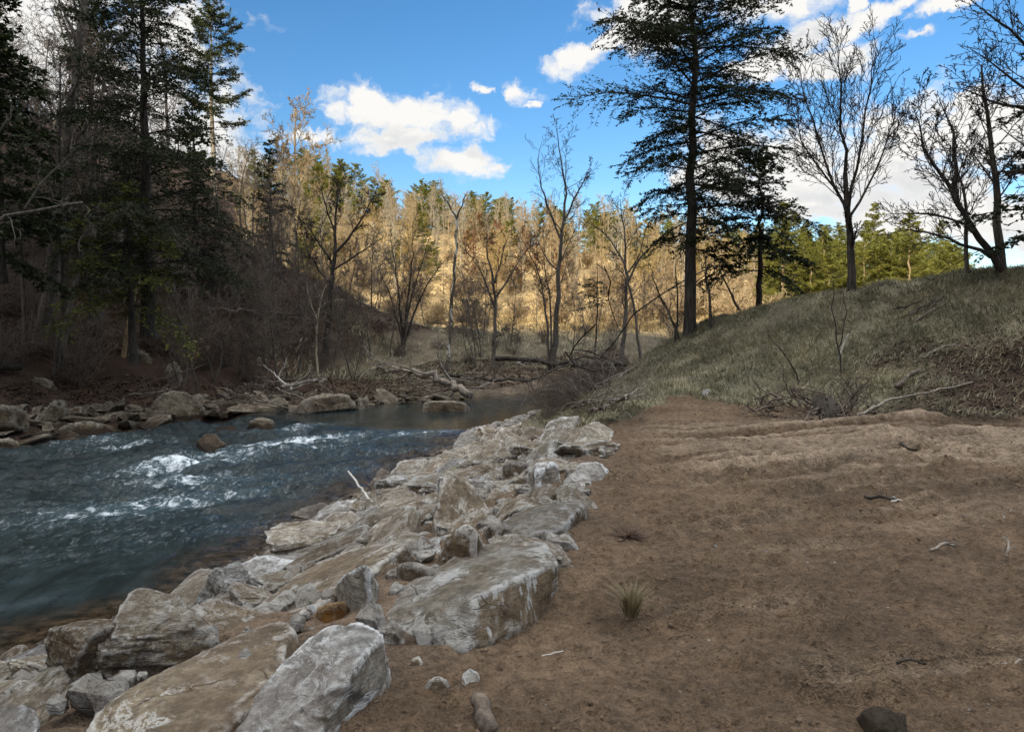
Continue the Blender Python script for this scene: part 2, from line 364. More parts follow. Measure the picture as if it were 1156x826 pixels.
# ------------------------------------------------------------------ ground
def axis(lo, hi, step, g0, g1, end0, end1):
    mid = np.arange(lo, hi, step); a = []; s = step; v = lo
    while v > end0: s = min(s * g0, 12); v -= s; a.append(v)
    b = []; s = step; v = mid[-1]
    while v < end1: s = min(s * g1, 12); v += s; b.append(v)
    return np.concatenate([a[::-1], mid, b])
gx = axis(-2.6, 5.8, 0.036, 1.035, 1.035, -420, 420)
gy = axis(2.3, 10.5, 0.036, 1.07, 1.024, -320, 520)
X, Y = np.meshgrid(gx, gy); sh = X.shape
x, y = X.ravel(), Y.ravel()
z, k = terrain(x, y, True)
sd, far = k['sd'], k['far']
edge_x = np.interp(y, EDGE_Y, EDGE_X)
nb = fbm2(x * 0.9, y * 0.9, 21, 5)
isdirt = sst(-0.35, 0.35, (k['F'] - y) + 0.55 * nb) * sst(-0.25, 0.35, x - edge_x + 0.2 * nb) * (~far)
ismound = (~far) * (1 - isdirt) * sst(0.9, 1.8, sd + 0.3 * nb) * sst(-1.2, 0.2, y - k['F'])
# leaf-litter patch on the right of the mound
leafp = ismound * sst(0.5, -0.5, ((x - 9.7) / 3.1) ** 2 + ((y - 12.3) / 2.3) ** 2 - 1 + 0.6 * nb)
# relief
TRACKS = [([(735, 582), (840, 566), (960, 548), (1080, 536)], .16, .05), ([(770, 604), (900, 580), (1030, 566), (1156, 560)], .10, .035), ([(712, 556), (800, 540), (910, 529), (1010, 524)], .14, .045), ([(990, 572), (1070, 558), (1156, 552)], .10, .04),
          ([(700, 536), (770, 524), (860, 516)], .12, .035), ([(800, 622), (930, 612), (1040, 615)], .12, .03), ([(770, 688), (830, 684), (900, 676)], .08, .03), ([(1010, 500), (1080, 512), (1156, 520)], .2, .05), ([(940, 770), (1030, 752), (1156, 748)], .10, .035)]
dz = np.zeros_like(z)
clod = np.maximum(fbm2(x * 6, y * 6, 31, 4, 0.62), -0.4) * 0.026 + 0.022 * np.maximum(fbm2(x * 17, y * 17, 33, 2), 0)
und = 0.07 * fbm2(x * 0.7, y * 0.7, 35, 3)
ca, sa = math.cos(0.16), math.sin(0.16)
u, v = x * ca + y * sa, -x * sa + y * ca
drag = sst(6.6, 8.0, y) * sst(12.2, 10.4, y) * sst(1.3, 2.6, x) + 0.5 * sst(5.2, 6, y) * sst(6.6, 5.8, y) * sst(2.5, 3.2, x) * sst(6.5, 5, x)
groove = fbm2(u * 0.30 + .25 * fbm2(x * .4, y * .4, 43, 2), v * 5.8, 41, 4, 0.6)
dz += isdirt * (und + clod * (1 - 0.75 * np.clip(drag, 0, 1) * sst(-0.3, 0.2, groove)) + drag * 0.075 * groove)
# spoil ridge beside the grass edge and the curved bucket scrape
dz += isdirt * 0.10 * np.exp(-((k['F'] - y - 0.35) / 0.6) ** 2) * (0.4 + nb)
dz += isdirt * 0.10 * np.exp(-(((x - 6.6) / 1.5) ** 2 + ((y - 10.6) / 0.5) ** 2)) * (1 + 0.6 * groove)
dz += isdirt * 0.03 * np.exp(-((np.hypot(x - 1.0, y - 2.6) - 1.35) / 0.10) ** 2) * (x > 0.6)
smooth_ = np.zeros_like(x)
for strk, wd, dep_ in TRACKS:
    pl = np.array([GP(a_, b_)[:2] for a_, b_ in strk])
    d_ = np.full(x.shape, 9.0); q_ = (y > 3) & (y < 13) & (x > -1) & (x < 10)
    d_[q_] = pdist(x[q_], y[q_], pl); wob = 1 + .35 * fbm2(x * 1.5, y * 1.5, 44, 3)
    e_ = d_ / (wd * wob)
    fade = sst(-.6, .3, fbm2(u * .5, v * 2, 46, 3))
    dep_ = dep_ * 2.3; dz += isdirt * fade * (-dep_ * np.exp(-e_ ** 2 * 2) + dep_ * .9 * np.exp(-((e_ - 1.25) / .3) ** 2) + .3 * dep_ * np.sin(e_ * 9) * np.exp(-e_ ** 2))
    smooth_ = np.maximum(smooth_, fade * np.exp(-e_ ** 2))
dz += ismound * (0.10 * fbm2(x * 0.8, y * 0.8, 45, 4) + 0.03 * fbm2(x * 4, y * 4, 47, 3))
rip = (~far) * (1 - isdirt) * (1 - ismound)
dz += rip * 0.06 * fbm2(x * 2.5, y * 2.5, 51, 4)
dz += far * (sd > 0) * (0.12 * fbm2(x * 0.9, y * 0.9, 55, 4) + 0.3 * sst(3, 12, sd) * fbm2(x * 0.25, y * 0.25, 57, 3))
z = z + dz
# colours
def colr(*c): return np.array(c)[None]
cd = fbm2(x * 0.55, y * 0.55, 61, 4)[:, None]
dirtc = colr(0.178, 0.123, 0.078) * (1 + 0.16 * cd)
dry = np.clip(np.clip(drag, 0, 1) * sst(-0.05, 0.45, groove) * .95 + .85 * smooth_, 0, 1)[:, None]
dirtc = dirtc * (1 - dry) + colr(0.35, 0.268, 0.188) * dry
mnd = colr(0.225, 0.20, 0.13) * (1 + 0.25 * nb[:, None])
ripc = colr(0.20, 0.145, 0.10) * (1 + 0.2 * nb[:, None])
wet = sst(0.45, 0.0, sd)[:, None]
litter = colr(0.068, 0.044, 0.031) * (1 + 0.35 * nb[:, None])
sandc = colr(0.20, 0.155, 0.11)
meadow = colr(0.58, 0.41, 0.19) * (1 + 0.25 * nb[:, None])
meadow_shade = colr(0.155, 0.128, 0.085) * (1 + 0.25 * nb[:, None])
i1 = isdirt[:, None]; i2 = ismound[:, None]; fr = far[:, None].astype(float)
lp = leafp[:, None]
near = dirtc * i1 + (1 - i1) * (mnd * i2 + ripc * (1 - i2))
near = near * (1 - lp) + colr(0.085, 0.058, 0.041) * (1 + .4 * nb[:, None]) * lp
openm = sst(-7, 0, np.where(k['inT'], -k['dT'], k['dT']) + 3 * nb)[:, None]
lit_mask = sst(50, 58, y + 0.55 * x + 3 * nb)[:, None]  # tint brightens along the shadow edge: sunlight painted into the meadow colour
med = meadow_shade * (1 - lit_mask) + meadow * lit_mask
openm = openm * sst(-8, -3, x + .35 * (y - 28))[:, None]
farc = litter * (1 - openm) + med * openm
bs = sst(3.6, 2.4, sd)[:, None] * openm * (x > -1.5)[:, None] * (x < 8)[:, None]
farc = farc * (1 - bs) + sandc * bs
behind = sst(2, 8, y - k['K'])[:, None]
near = near * (1 - behind * i2) + med * behind * i2
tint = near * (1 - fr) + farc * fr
tint = tint * (1 - 0.6 * wet * (1 - i1))
V = np.stack([x, y, z], 1)
i, j = np.meshgrid(np.arange(sh[0] - 1), np.arange(sh[1] - 1), indexing='ij')
a = (i * sh[1] + j).ravel(); Q = np.stack([a, a + 1, a + sh[1] + 1, a + sh[1]], 1)
# vertex normals of the whole sheet keep the zone borders invisible
Zg = z.reshape(sh)
nx = -np.gradient(Zg, gx, axis=1).ravel(); ny = -np.gradient(Zg, gy, axis=0).ravel()
Nn = np.stack([nx, ny, np.ones_like(nx)], 1); Nn /= np.linalg.norm(Nn, axis=1, keepdims=True)
fq = lambda arr: arr[Q].mean(1)
qd, qm, qsd, qfar, qy = fq(isdirt), fq(ismound), fq(sd), fq(far.astype(float)) > 0.5, fq(y)
qT = fq(k['inT'].astype(float)) > 0.5; qw = fq(k['w']); qK = fq(y - k['K'])
zone = np.full(len(Q), 0)
zone[~qfar & (qd > 0.5)] = 1
zone[~qfar & (qd <= 0.5) & (qm > 0.5)] = 2
zone[~qfar & (qK > 6)] = 4
zone[qfar & (qsd > 2.8)] = 4
zone[qfar & (qsd > 2.8) & qT] = 3
zone[(qy > 72) & ((zone == 4) | (zone == 0))] = 5
zone[(qw < -16) & (np.abs(qsd) > 6)] = 3
ZN = ['river_bank', 'dirt_ground', 'grassy_hill', 'wooded_hill', 'meadow_ground', 'far_hill']
ZL = ['stony river bank running down to the water on both sides', 'bare brown dirt clearing with scraped drag marks in the foreground', 'grass covered mound rising behind the dirt clearing',
      'steep shaded hillside covered in dead leaves left of the river', 'flat winter meadow across the river', 'sunlit far hillside under the bare wood']
for zi, nm in enumerate(ZN):
    q = Q[zone == zi]
    if not len(q): continue
    uq, inv = np.unique(q, return_inverse=True)
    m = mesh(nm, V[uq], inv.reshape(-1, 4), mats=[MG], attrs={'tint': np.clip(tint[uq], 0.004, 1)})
    m.normals_split_custom_set_from_vertices(Nn[uq].tolist())
    tag(link(nm, m), ZL[zi], ZN[zi].replace('_', ' '), kind='structure')

# ------------------------------------------------------------------ river
wx = axis(-9, 1, 0.075, 1.02, 1.05, -140, 60); wy = axis(5, 24, 0.075, 1.06, 1.03, -100, 60)
WX, WY = np.meshgrid(wx, wy); ws = WX.shape; x, y = WX.ravel(), WY.ravel()
zz, kk = terrain(x, y, True); wl, q = wlevel(x, y); sdw = kk['sd']
def P0(px, py):
    r = ray(px, py); t = -EYE / r[2]; return r[:2] * t
foam = np.zeros_like(x)
for px, py, amp, a_, b_ in [(100, 499, 1.1, 1.5, .35), (142, 504, 1.2, .9, .35), (165, 489, .8, 1.2, .25), (218, 526, 1.15, .95, .28), (222, 546, 1.15, 1.0, .30), (185, 543, .7, 1.0, .3),
                          (335, 489, 1.2, 1.3, .4), (315, 501, 1.0, 1.6, .35), (360, 499, .95, 1.4, .3), (430, 499, .9, 1.9, .16), (490, 496, .7, 1.4, .14), (275, 512, .75, 1.4, .4),
                          (385, 512, .55, 1.8, .35), (60, 512, .35, 1.8, .5), (150, 535, .55, 1.3, .5), (205, 568, .62, 1.3, .5), (320, 545, .5, 1.3, .5), (315, 590, .32, 1.0, .5),
                          (110, 572, .52, 1.3, .6), (45, 590, .42, 1.3, .6), (260, 560, .45, 1.2, .5), (400, 530, .45, 1.0, .4), (180, 600, .36, 1.2, .7), (60, 625, .25, 1.4, .8), (225, 520, .5, 2.5, .8), (470, 510, .4, 1.2, .3)]:
    c0 = P0(px, py); th = 0.42 if py < 515 else 0.5
    dx, dy = x - c0[0], y - c0[1]
    uu, vv = dx * math.cos(th) + dy * math.sin(th), -dx * math.sin(th) + dy * math.cos(th)
    foam += .62 * amp * np.exp(-(uu / a_ / 1.25) ** 2 - (vv / b_ / 1.5) ** 2)
rapid = sst(-0.4, 0.8, q) * sst(-3, 1.5, sst(0, 1, 1) * (y - (9.0 + (-(x + 5)) * 0.15)) * 1.0)
rapid = rapid * (0.30 + 0.70 * sst(10, 15, y))
chop = np.clip(0.10 * sst(0, 1, q) + 0.8 * rapid, 0, 1)
ca, sa = math.cos(0.5), math.sin(0.5)
u, v = x * ca + y * sa, -x * sa + y * ca
wv = fbm2(u * 1.0, v * 2.2, 71, 5, 0.6) * 0.12 * rapid + fbm2(u * 1.3, v * 2.6, 73, 4) * 0.012 * sst(-1, 1, q) + np.minimum(foam, 1.3) * 0.04 * (1 + 0.6 * fbm2(x * 3, y * 3, 75, 3))
wv += 0.05 * rapid * np.sin(v * 3.3 + 1.2 * fbm2(x * .7, y * .7, 77, 2)) * sst(12, 15, y)
keep = sdw < 0.5
WV = np.stack([x, y, wl + wv * sst(0.3, -0.4, sdw)], 1)
i, j = np.meshgrid(np.arange(ws[0] - 1), np.arange(ws[1] - 1), indexing='ij')
a = (i * ws[1] + j).ravel(); Q = np.stack([a, a + 1, a + ws[1] + 1, a + ws[1]], 1)
Q = Q[keep[Q].all(1)]; uq, inv = np.unique(Q, return_inverse=True)
dep = np.where(kk['far'], -sdw * 0.8, -sdw * 0.36) + 0.10 * fbm2(x * .8, y * .8, 79, 3)
rm = mesh('river_water', WV[uq], inv.reshape(-1, 4), mats=[MW], attrs={'foam': np.clip(foam, 0, 1.4)[uq], 'depth': np.clip(dep, 0, 1)[uq], 'chop': chop[uq]})
tag(link('river_water', rm), 'dark river with white rapids below a still pool', 'river', kind='structure')

# ------------------------------------------------------------------ rocks
def ico(n):
    import bmesh
    bm = bmesh.new(); bmesh.ops.create_icosphere(bm, subdivisions=n, radius=1.0)
    V = np.array([v.co[:] for v in bm.verts]); T = np.array([[v.index for v in f.verts] for f in bm.faces]); bm.free()
    return V / np.linalg.norm(V, axis=1, keepdims=True), T
ICO = {n: ico(n) for n in (3, 4, 5, 6)}
def rock_from_planes(D, N, dd, rough, seed, size, strat=0.5, o=5, chip=.84):
    rg = np.random.default_rng(seed + 900)
    E = rg.normal(size=(16, 3)); E /= np.linalg.norm(E, axis=1, keepdims=True)
    den = D @ N.T
    r0 = np.where(den > 1e-3, dd[None] / np.maximum(den, 1e-3), 1e9).min(1)
    sup = ((D * r0[:, None]) @ E.T).max(0)
    N = np.vstack([N, E]); dd = np.concatenate([dd, sup * rg.uniform(chip, max(.98, chip + .01), 16)])
    den = D @ N.T
    r = np.where(den > 1e-3, dd[None] / np.maximum(den, 1e-3), 1e9)
    rs = np.sort(r, axis=1)[:, :2]
    kf = 0.014 * rs[:, 0]
    h = np.clip(0.5 + 0.5 * (rs[:, 1] - rs[:, 0]) / kf, 0, 1)
    rr = rs[:, 1] + (rs[:, 0] - rs[:, 1]) * h - kf * h * (1 - h)
    V = D * rr[:, None]
    for kk_ in range(9):
        n_ = rg.normal(size=3) * (np.array([.5, .5, 1.6]) if kk_ < 5 else 1.0); n_ /= np.linalg.norm(n_)
        pr = V @ n_; lo, hi = pr.min(), pr.max(); o_ = lo + (hi - lo) * rg.uniform(.2, .85)
        o_ = o_ + 0.05 * size * vn3(V / size * 2.2 + kk_, seed + kk_)
        V = V * (1 - rg.uniform(.012, .05) * sst(-.012 * size, .012 * size, pr - o_))[:, None]
    f = 1.0 / size
    n = fbm3(V * f * 1.6 + seed * 3.1, seed, o, 0.55); n = n - 0.5 * np.abs(fbm3(V * f * 3.1 + seed, seed + 3, 3, .5))
    ly = np.abs(vn3(np.stack([V[:, 0] * f * 1.1, V[:, 1] * f * 1.1, V[:, 2] * f * 6.5 + V[:, 0] * f * 2], 1) + seed, seed + 5))
    V = V + D * (rough * size * (n * 0.6 - strat * (ly < 0.16) * 0.5))[:, None]
    return V
def rock_variant(seed, lvl, mat, name='boulder', aspect=(1, .75, .55)):
    r = np.random.default_rng(seed); D, T = ICO[lvl]
    N = r.normal(size=(11, 3)); N[:6] = np.eye(3).repeat(2, 0) * np.array([1, -1] * 3)[:, None] + r.normal(size=(6, 3)) * 0.24
    N /= np.linalg.norm(N, axis=1, keepdims=True)
    dd = np.concatenate([r.uniform(.62, .85, 6), r.uniform(.72, 1.0, 5)])
    V = rock_from_planes(D, N, dd, 0.075, seed, 1.0) * np.array(aspect)
    return mesh(name, V, tris=T, mats=[mat], smooth=lvl > 3)
def hull_planes(P):
    import bmesh
    bm = bmesh.new(); [bm.verts.new(p) for p in P]
    bmesh.ops.convex_hull(bm, input=bm.verts); bm.normal_update()
    N = np.array([f.normal[:] for f in bm.faces]); d = np.array([f.normal.dot(f.verts[0].co) for f in bm.faces]); bm.free()
    k = d > 1e-4; return N[k], d[k]
def hero_rock(name, label, pts, mat, drop=0.35, rough=0.05, lvl=6, seed=1, spread=1.14, cat='boulder', group=None, back=0.0, strat=0.5, chip=.93):
    """pts: (px, py, height above the ground) along the rock's visible outline and edges"""
    P = np.array([GP(a, b, h) for a, b, h in pts])
    c = P.mean(0); c[2] = P[:, 2].mean() - drop * 0.45
    low = P.copy(); low[:, :2] = c[:2] + (P[:, :2] - c[:2]) * spread; low[:, 2] = P[:, 2] - drop - 0.1
    A = np.vstack([P, low])
    if back:
        e = P.copy(); e[:, 1] += back; e[:, 2] -= drop * .6; A = np.vstack([A, e])
    A = (A - c) * np.array([1.07, 1.07, 1.0])
    N, d = hull_planes(A); D, T = ICO[lvl]
    size = float(np.linalg.norm(A, axis=1).mean())
    V = rock_from_planes(D, N, d, rough, seed, size, strat, 5, chip)
    o = link(name, mesh(name, V, tris=T, mats=[mat]), c)
    HEROES.append((c[0], c[1], size * 0.8))
    return tag(o, label, cat, group)
HEROES = []
RB = 'riprap boulders on the near bank'
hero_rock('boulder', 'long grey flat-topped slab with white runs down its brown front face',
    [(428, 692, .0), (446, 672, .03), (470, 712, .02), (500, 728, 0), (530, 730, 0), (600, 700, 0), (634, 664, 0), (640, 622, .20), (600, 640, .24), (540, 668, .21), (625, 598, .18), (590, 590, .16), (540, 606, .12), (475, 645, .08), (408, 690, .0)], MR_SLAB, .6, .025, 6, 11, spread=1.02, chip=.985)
hero_rock('boulder', 'smooth grey slab with a pale pointed tip, just behind the long white-streaked slab',
    [(560, 612, .05), (615, 606, .04), (645, 592, .0), (668, 563, .16), (660, 556, .2), (632, 560, .22), (590, 568, .16), (556, 590, .14), (640, 585, .16), (610, 598, .15)], MR_SLAB, .5, .03, 5, 12, spread=1.03, chip=.95)
hero_rock('boulder', 'large white-crusted boulder with a brown hollow on top at the bottom edge',
    [(225, 850, 0), (290, 775, .12), (335, 720, .22), (375, 691, .30), (404, 685, .32), (440, 701, .28), (441, 745, .12), (438, 778, -.02), (395, 815, -.02), (330, 890, 0), (235, 890, 0), (410, 735, .30), (370, 770, .24)], MR_WHITE, .4, .05, 6, 13, chip=.97)
hero_rock('boulder', 'broad brown bedrock slab with white streaks beside the white-crusted boulder',
    [(105, 800, .06), (150, 772, .10), (185, 757, .12), (250, 725, .10), (310, 700, .15), (335, 706, .16), (335, 735, .10), (300, 780, .12), (235, 840, .12), (150, 880, .1), (80, 850, .02)], MR_BROWN, .4, .05, 6, 14)
hero_rock('boulder', 'pale cracked flat rock in the bottom left corner',
    [(-30, 800, .1), (0, 788, .14), (28, 784, .14), (46, 800, .06), (46, 822, .02), (10, 845, .05), (-40, 850, .05)], MR_WHITE, .3, .05, 5, 17)
hero_rock('boulder', 'flat grey ledge rock at the waterline on the left edge',
    [(-40, 770, .06), (0, 763, .10), (30, 759, .12), (62, 757, .08), (40, 780, .0), (0, 792, 0), (-40, 800, .0)], MR_PALE, .3, .05, 5, 18)
hero_rock('boulder', 'pinkish white rock with a sharp ridge right below the round-backed striped boulder',
    [(188, 735, .0), (200, 718, .16), (232, 690, .26), (250, 688, .24), (248, 706, .10), (225, 732, .02), (200, 742, 0)], MR_PALE, .3, .06, 5, 20)
hero_rock('boulder', 'yellowish flat stone at the waterline below the pink ridge rock',
    [(164, 715, .02), (172, 706, .12), (205, 697, .14), (212, 706, .08), (195, 716, .0), (175, 722, 0)], MR_PALE, .2, .05, 4, 21)
hero_rock('boulder', 'small white pointed rock under the corner of the tan block',
    [(285, 650, .0), (292, 632, .22), (300, 630, .22), (312, 640, .10), (310, 652, 0), (296, 655, 0)], MR_WHITE, .2, .05, 4, 23)
hero_rock('boulder', 'long soil-covered brown ridge of rock running up from the jagged grey layers',
    [(270, 690, .02), (300, 668, .08), (360, 632, .14), (430, 606, .20), (470, 601, .22), (480, 612, .12), (455, 632, .06), (400, 662, .06), (350, 690, .03), (300, 708, 0)], MR_BROWN, .3, .05, 6, 24)
hero_rock('boulder', 'upright jagged grey layered rock with white tips in front of the soil-covered ridge',
    [(375, 668, .02), (383, 650, .18), (398, 640, .26), (414, 634, .30), (420, 648, .22), (428, 668, .05), (412, 682, 0), (388, 680, 0)], MR_WHITE, .25, .06, 6, 2525, spread=1.15, strat=.2)
hero_rock('stone', 'orange stained stone wedged beside the jagged grey layers',
    [(350, 690, .02), (358, 679, .10), (378, 671, .13), (394, 672, .10), (398, 682, .03), (375, 694, 0)], MR_ORANGE, .2, .06, 4, 26, cat='stone')
hero_rock('stone', 'small white stone touching the orange stained stone',
    [(345, 688, 0), (347, 680, .08), (355, 678, .09), (362, 684, .05), (356, 692, 0)], MR_WHITE, .12, .04, 4, 27, cat='stone')
hero_rock('boulder', 'light brown blunt block between the jagged layers and the long grey slab',
    [(440, 648, .0), (446, 630, .18), (470, 624, .22), (494, 630, .18), (500, 645, .08), (478, 658, 0), (455, 660, 0)], MR_PALE, .3, .05, 5, 28)
hero_rock('boulder', 'triangular brown rock with a white cracked face behind the long grey slab',
    [(490, 628, .02), (505, 604, .22), (525, 584, .34), (536, 592, .30), (545, 612, .12), (530, 624, .0), (508, 634, .0)], MR_BROWN, .3, .06, 5, 29)
hero_rock('boulder', 'brown fluted block tucked behind the smooth grey slab',
    [(543, 606, .0), (546, 590, .16), (562, 584, .22), (582, 588, .16), (585, 602, .02), (562, 612, 0)], MR_BROWN, .3, .07, 5, 30)
hero_rock('boulder', 'squared pale rock with a white glazed top near the dirt corner',
    [(592, 548, .0), (593, 530, .20), (604, 518, .34), (630, 515, .32), (634, 524, .22), (622, 545, .02), (605, 530, .28)], MR_WHITE, .3, .05, 5, 31)
hero_rock('boulder', 'dark faced angular block left of the squared white-topped rock',
    [(566, 532, .04), (568, 520, .26), (586, 514, .30), (600, 520, .22), (594, 535, .04), (580, 540, 0)], MR_PALE, .3, .05, 5, 32)
hero_rock('boulder', 'half-buried rock with pale stripes at the upper dirt corner',
    [(632, 552, .0), (640, 532, .14), (655, 518, .22), (678, 514, .20), (690, 528, .04), (678, 545, -.02), (655, 556, 0)], MR_WHITE, .3, .05, 5, 33)
hero_rock('boulder', 'long mossy tan boulder behind the smooth grey slab',
    [(480, 582, .02), (488, 570, .18), (515, 560, .24), (538, 558, .22), (540, 572, .08), (510, 588, .0)], MR_PALE, .3, .05, 5, 34)
hero_rock('boulder', 'pale low rock with a white chalky lip beside the dirt, behind the grey slab tip',
    [(590, 562, .0), (596, 545, .14), (622, 540, .18), (634, 548, .10), (630, 562, .0), (608, 570, 0)], MR_PALE, .3, .05, 5, 35)
def set_rock(label, px, py, w, d, h, mat, seed, rz, asp=(1, 1, 1)):
    p = GP(px, py); m = rock_variant(seed, 6, mat, aspect=asp)
    o = link('boulder', m, (p[0], p[1] + d * .45, p[2] + h * .28), (0.08, -.06, rz), (w * .62, d * .62, h * .85))
    HEROES.append((p[0], p[1] + d * .45, w * .5)); return tag(o, label, 'boulder')
set_rock('round-backed grey striped boulder standing alone at the waterline', 250, 688, .50, .45, .32, MR_WHITE, 601, .9)
set_rock('big tan block with a squared corner jutting over the water', 338, 640, .95, .75, .42, MR_PALE, 602, .25)
set_rock('rounded grey boulder with an ochre underside at the water edge, above the broad brown slab', 146, 768, .50, .42, .34, MR_PALE, 603, .3)
set_rock('jagged brown rock with a white chipped tip left of the rounded grey boulder', 84, 784, .42, .4, .36, MR_BROWN, 604, .9)
# loose stones on the dirt
hero_rock('stone', 'smooth rounded tan stone lying on the dirt below the long slab', [(476, 778, .01), (482, 764, .07), (494, 757, .09), (507, 763, .07), (510, 775, .02), (495, 784, 0)], MR_PALE, .1, .015, 5, 41, cat='stone', strat=0)
hero_rock('stone', 'small dark grey stone with a split face lying on the dirt', [(521, 776, 0), (521, 758, .06), (530, 751, .07), (541, 757, .05), (543, 770, .01), (530, 780, 0)], MR_SLAB, .1, .03, 5, 42, cat='stone')
hero_rock('stone', 'little pinkish stone by the white-crusted boulder', [(415, 802, 0), (420, 790, .05), (432, 786, .06), (437, 797, .03), (430, 808, 0)], MR_PALE, .08, .04, 4, 43, cat='stone')
hero_rock('stone', 'brown flat stone half sunk between the long slab and the white-crusted boulder', [(460, 752, 0), (464, 740, .04), (474, 735, .05), (480, 746, .02), (472, 755, 0)], MR_BROWN, .08, .04, 4, 44, cat='stone')
hero_rock('stone', 'dark lumpy rock half buried in dirt at the bottom right', [(962, 806, .0), (966, 794, .07), (985, 788, .11), (1008, 790, .11), (1026, 800, .05), (1030, 835, 0), (985, 850, .0), (990, 812, .12)], MR_WET, .2, .06, 5, 45, cat='rock')
hero_rock('stone', 'pale stone at the grass edge on the mound foot', [(789, 446, .0), (792, 439, .14), (802, 436, .18), (804, 444, .04), (796, 449, 0)], MR_WHITE, .15, .05, 4, 46, cat='stone')
# the far bank and the river
FB = 'rocks along the far bank'
hero_rock('boulder', 'dark brown boulder standing in the rapids', [(219, 508, .0), (222, 496, .35), (232, 488, .5), (246, 490, .45), (256, 500, .25), (254, 511, .0), (236, 514, 0)], MR_WET, .5, .05, 5, 51)
hero_rock('boulder', 'pale humped rock at the head of the rapids', [(276, 484, .0), (282, 472, .4), (296, 469, .45), (310, 473, .35), (315, 484, .05), (296, 488, 0)], MR_DARK, .5, .06, 5, 52)
hero_rock('boulder', 'low grey flat rock in the water left of the pale humped rock', [(236, 486, .05), (245, 479, .2), (266, 478, .2), (270, 486, .05), (250, 489, 0)], MR_WET, .3, .05, 4, 53)
hero_rock('boulder', 'long flat-topped rock lying in the still pool', [(475, 461, .05), (478, 452, .42), (505, 450, .45), (530, 451, .42), (535, 459, .1), (505, 464, 0)], MR_DARK, .5, .05, 5, 54)
hero_rock('boulder', 'squared pale end block of the far bank ledge', [(402, 461, .0), (404, 447, .5), (414, 445, .5), (418, 458, .1), (410, 463, 0)], MR_DARK, .4, .05, 4, 55)
hero_rock('boulder', 'long undercut ledge of tan rock at the left end of the pool', [(322, 462, .1), (340, 448, .6), (372, 438, .8), (400, 441, .7), (404, 458, .1), (360, 464, 0)], MR_DARK, .5, .05, 5, 56)
hero_rock('boulder', 'biggest grey boulder of the far bank with slanting layers', [(166, 462, .2), (174, 444, .7), (192, 434, .95), (215, 439, .8), (232, 455, .45), (222, 470, .1), (190, 472, .1)], MR_DARK, .7, .035, 6, 57)
hero_rock('boulder', 'round brown boulder above the twig pile on the far bank', [(184, 422, .3), (188, 408, .9), (198, 404, 1.0), (206, 412, .7), (206, 428, .1), (195, 430, 0)], MR_DARK, .6, .05, 4, 58)
hero_rock('boulder', 'tilted plank-like grey slab on the far bank at the left', [(35, 472, .1), (60, 450, .6), (74, 446, .7), (77, 452, .5), (58, 470, .1), (45, 476, 0)], MR_DARK, .4, .05, 4, 59)
hero_rock('boulder', 'white-ended flat slab lying up the far bank at the left', [(28, 428, .1), (34, 420, .4), (60, 426, .4), (66, 436, .2), (50, 437, .05)], MR_DARK, .35, .05, 4, 60)
hero_rock('boulder', 'long low tan ledge along the far waterline', [(62, 486, .0), (70, 474, .35), (100, 471, .4), (127, 475, .3), (125, 484, .05), (90, 489, 0)], MR_DARK, .5, .05, 5, 61)
hero_rock('boulder', 'blocky pale rock at the left edge of the far waterline', [(-8, 505, .0), (-5, 493, .4), (12, 490, .45), (24, 497, .3), (20, 508, 0)], MR_DARK, .5, .06, 4, 62)
hero_rock('boulder', 'grey boulder mass at the left edge above the far waterline', [(-20, 470, .2), (-10, 452, .9), (15, 452, 1.0), (30, 462, .6), (28, 476, .1), (0, 480, 0)], MR_DARK, .6, .07, 4, 63)
hero_rock('boulder', 'slanted grey rock under the standing tree trunks on the far bank', [(140, 402, .2), (146, 390, .7), (160, 388, .8), (172, 396, .5), (168, 408, .1), (150, 408, 0)], MR_DARK, .6, .06, 4, 64)

# fill: boulders packed down the bank in three bands, then the far bank
VAR = {}
for mi, (mk, mat) in enumerate((('p', MR_PALE), ('b', MR_BROWN), ('w', MR_WHITE), ('d', MR_DARK), ('s', MR_SLAB))):
    VAR[mk] = [rock_variant(200 + mi * 10 + s, 5, mat, aspect=(1, .72 - .05 * (s % 3), .52 + .08 * (s % 2))) for s in range(4)]
rr = random.Random(5)
placed = list(HEROES)
def try_place(x, y, r, f=0.72):
    for (a, b, c) in placed:
        if (a - x) ** 2 + (b - y) ** 2 < (f * (r + c)) ** 2: return False
    placed.append((x, y, r)); return True
BANKROCKS = []
for r0, tries in ((0.48, 260), (0.36, 700), (0.26, 1300), (0.19, 450)):
    for _ in range(tries):
        yy = 3.0 + 16.5 * rr.random() ** 1.1
        xe = float(np.interp(yy, EDGE_Y, EDGE_X))
        xw = float(np.interp(yy, [2, 6.5, 8.2, 10.0, 13.5, 20.0, 25.6], [-8, -4.65, -3.75, -3.5, -2.85, -1.2, 1.9]))
        if xe - xw < 0.3: continue
        f = rr.random(); xx = xw - 0.1 + f * (xe - xw + 0.05)
        r = r0 * rr.uniform(.8, 1.2)
        if f < .3 and yy < 11: r = min(r, .27)
        if yy < 9 and xx < xw + .3: continue
        if yy < 4.6 and xx > -1.6: continue
        if not try_place(xx, yy, r * .8): continue
        BANKROCKS.append((xx, yy, r, f))
n_big = 0
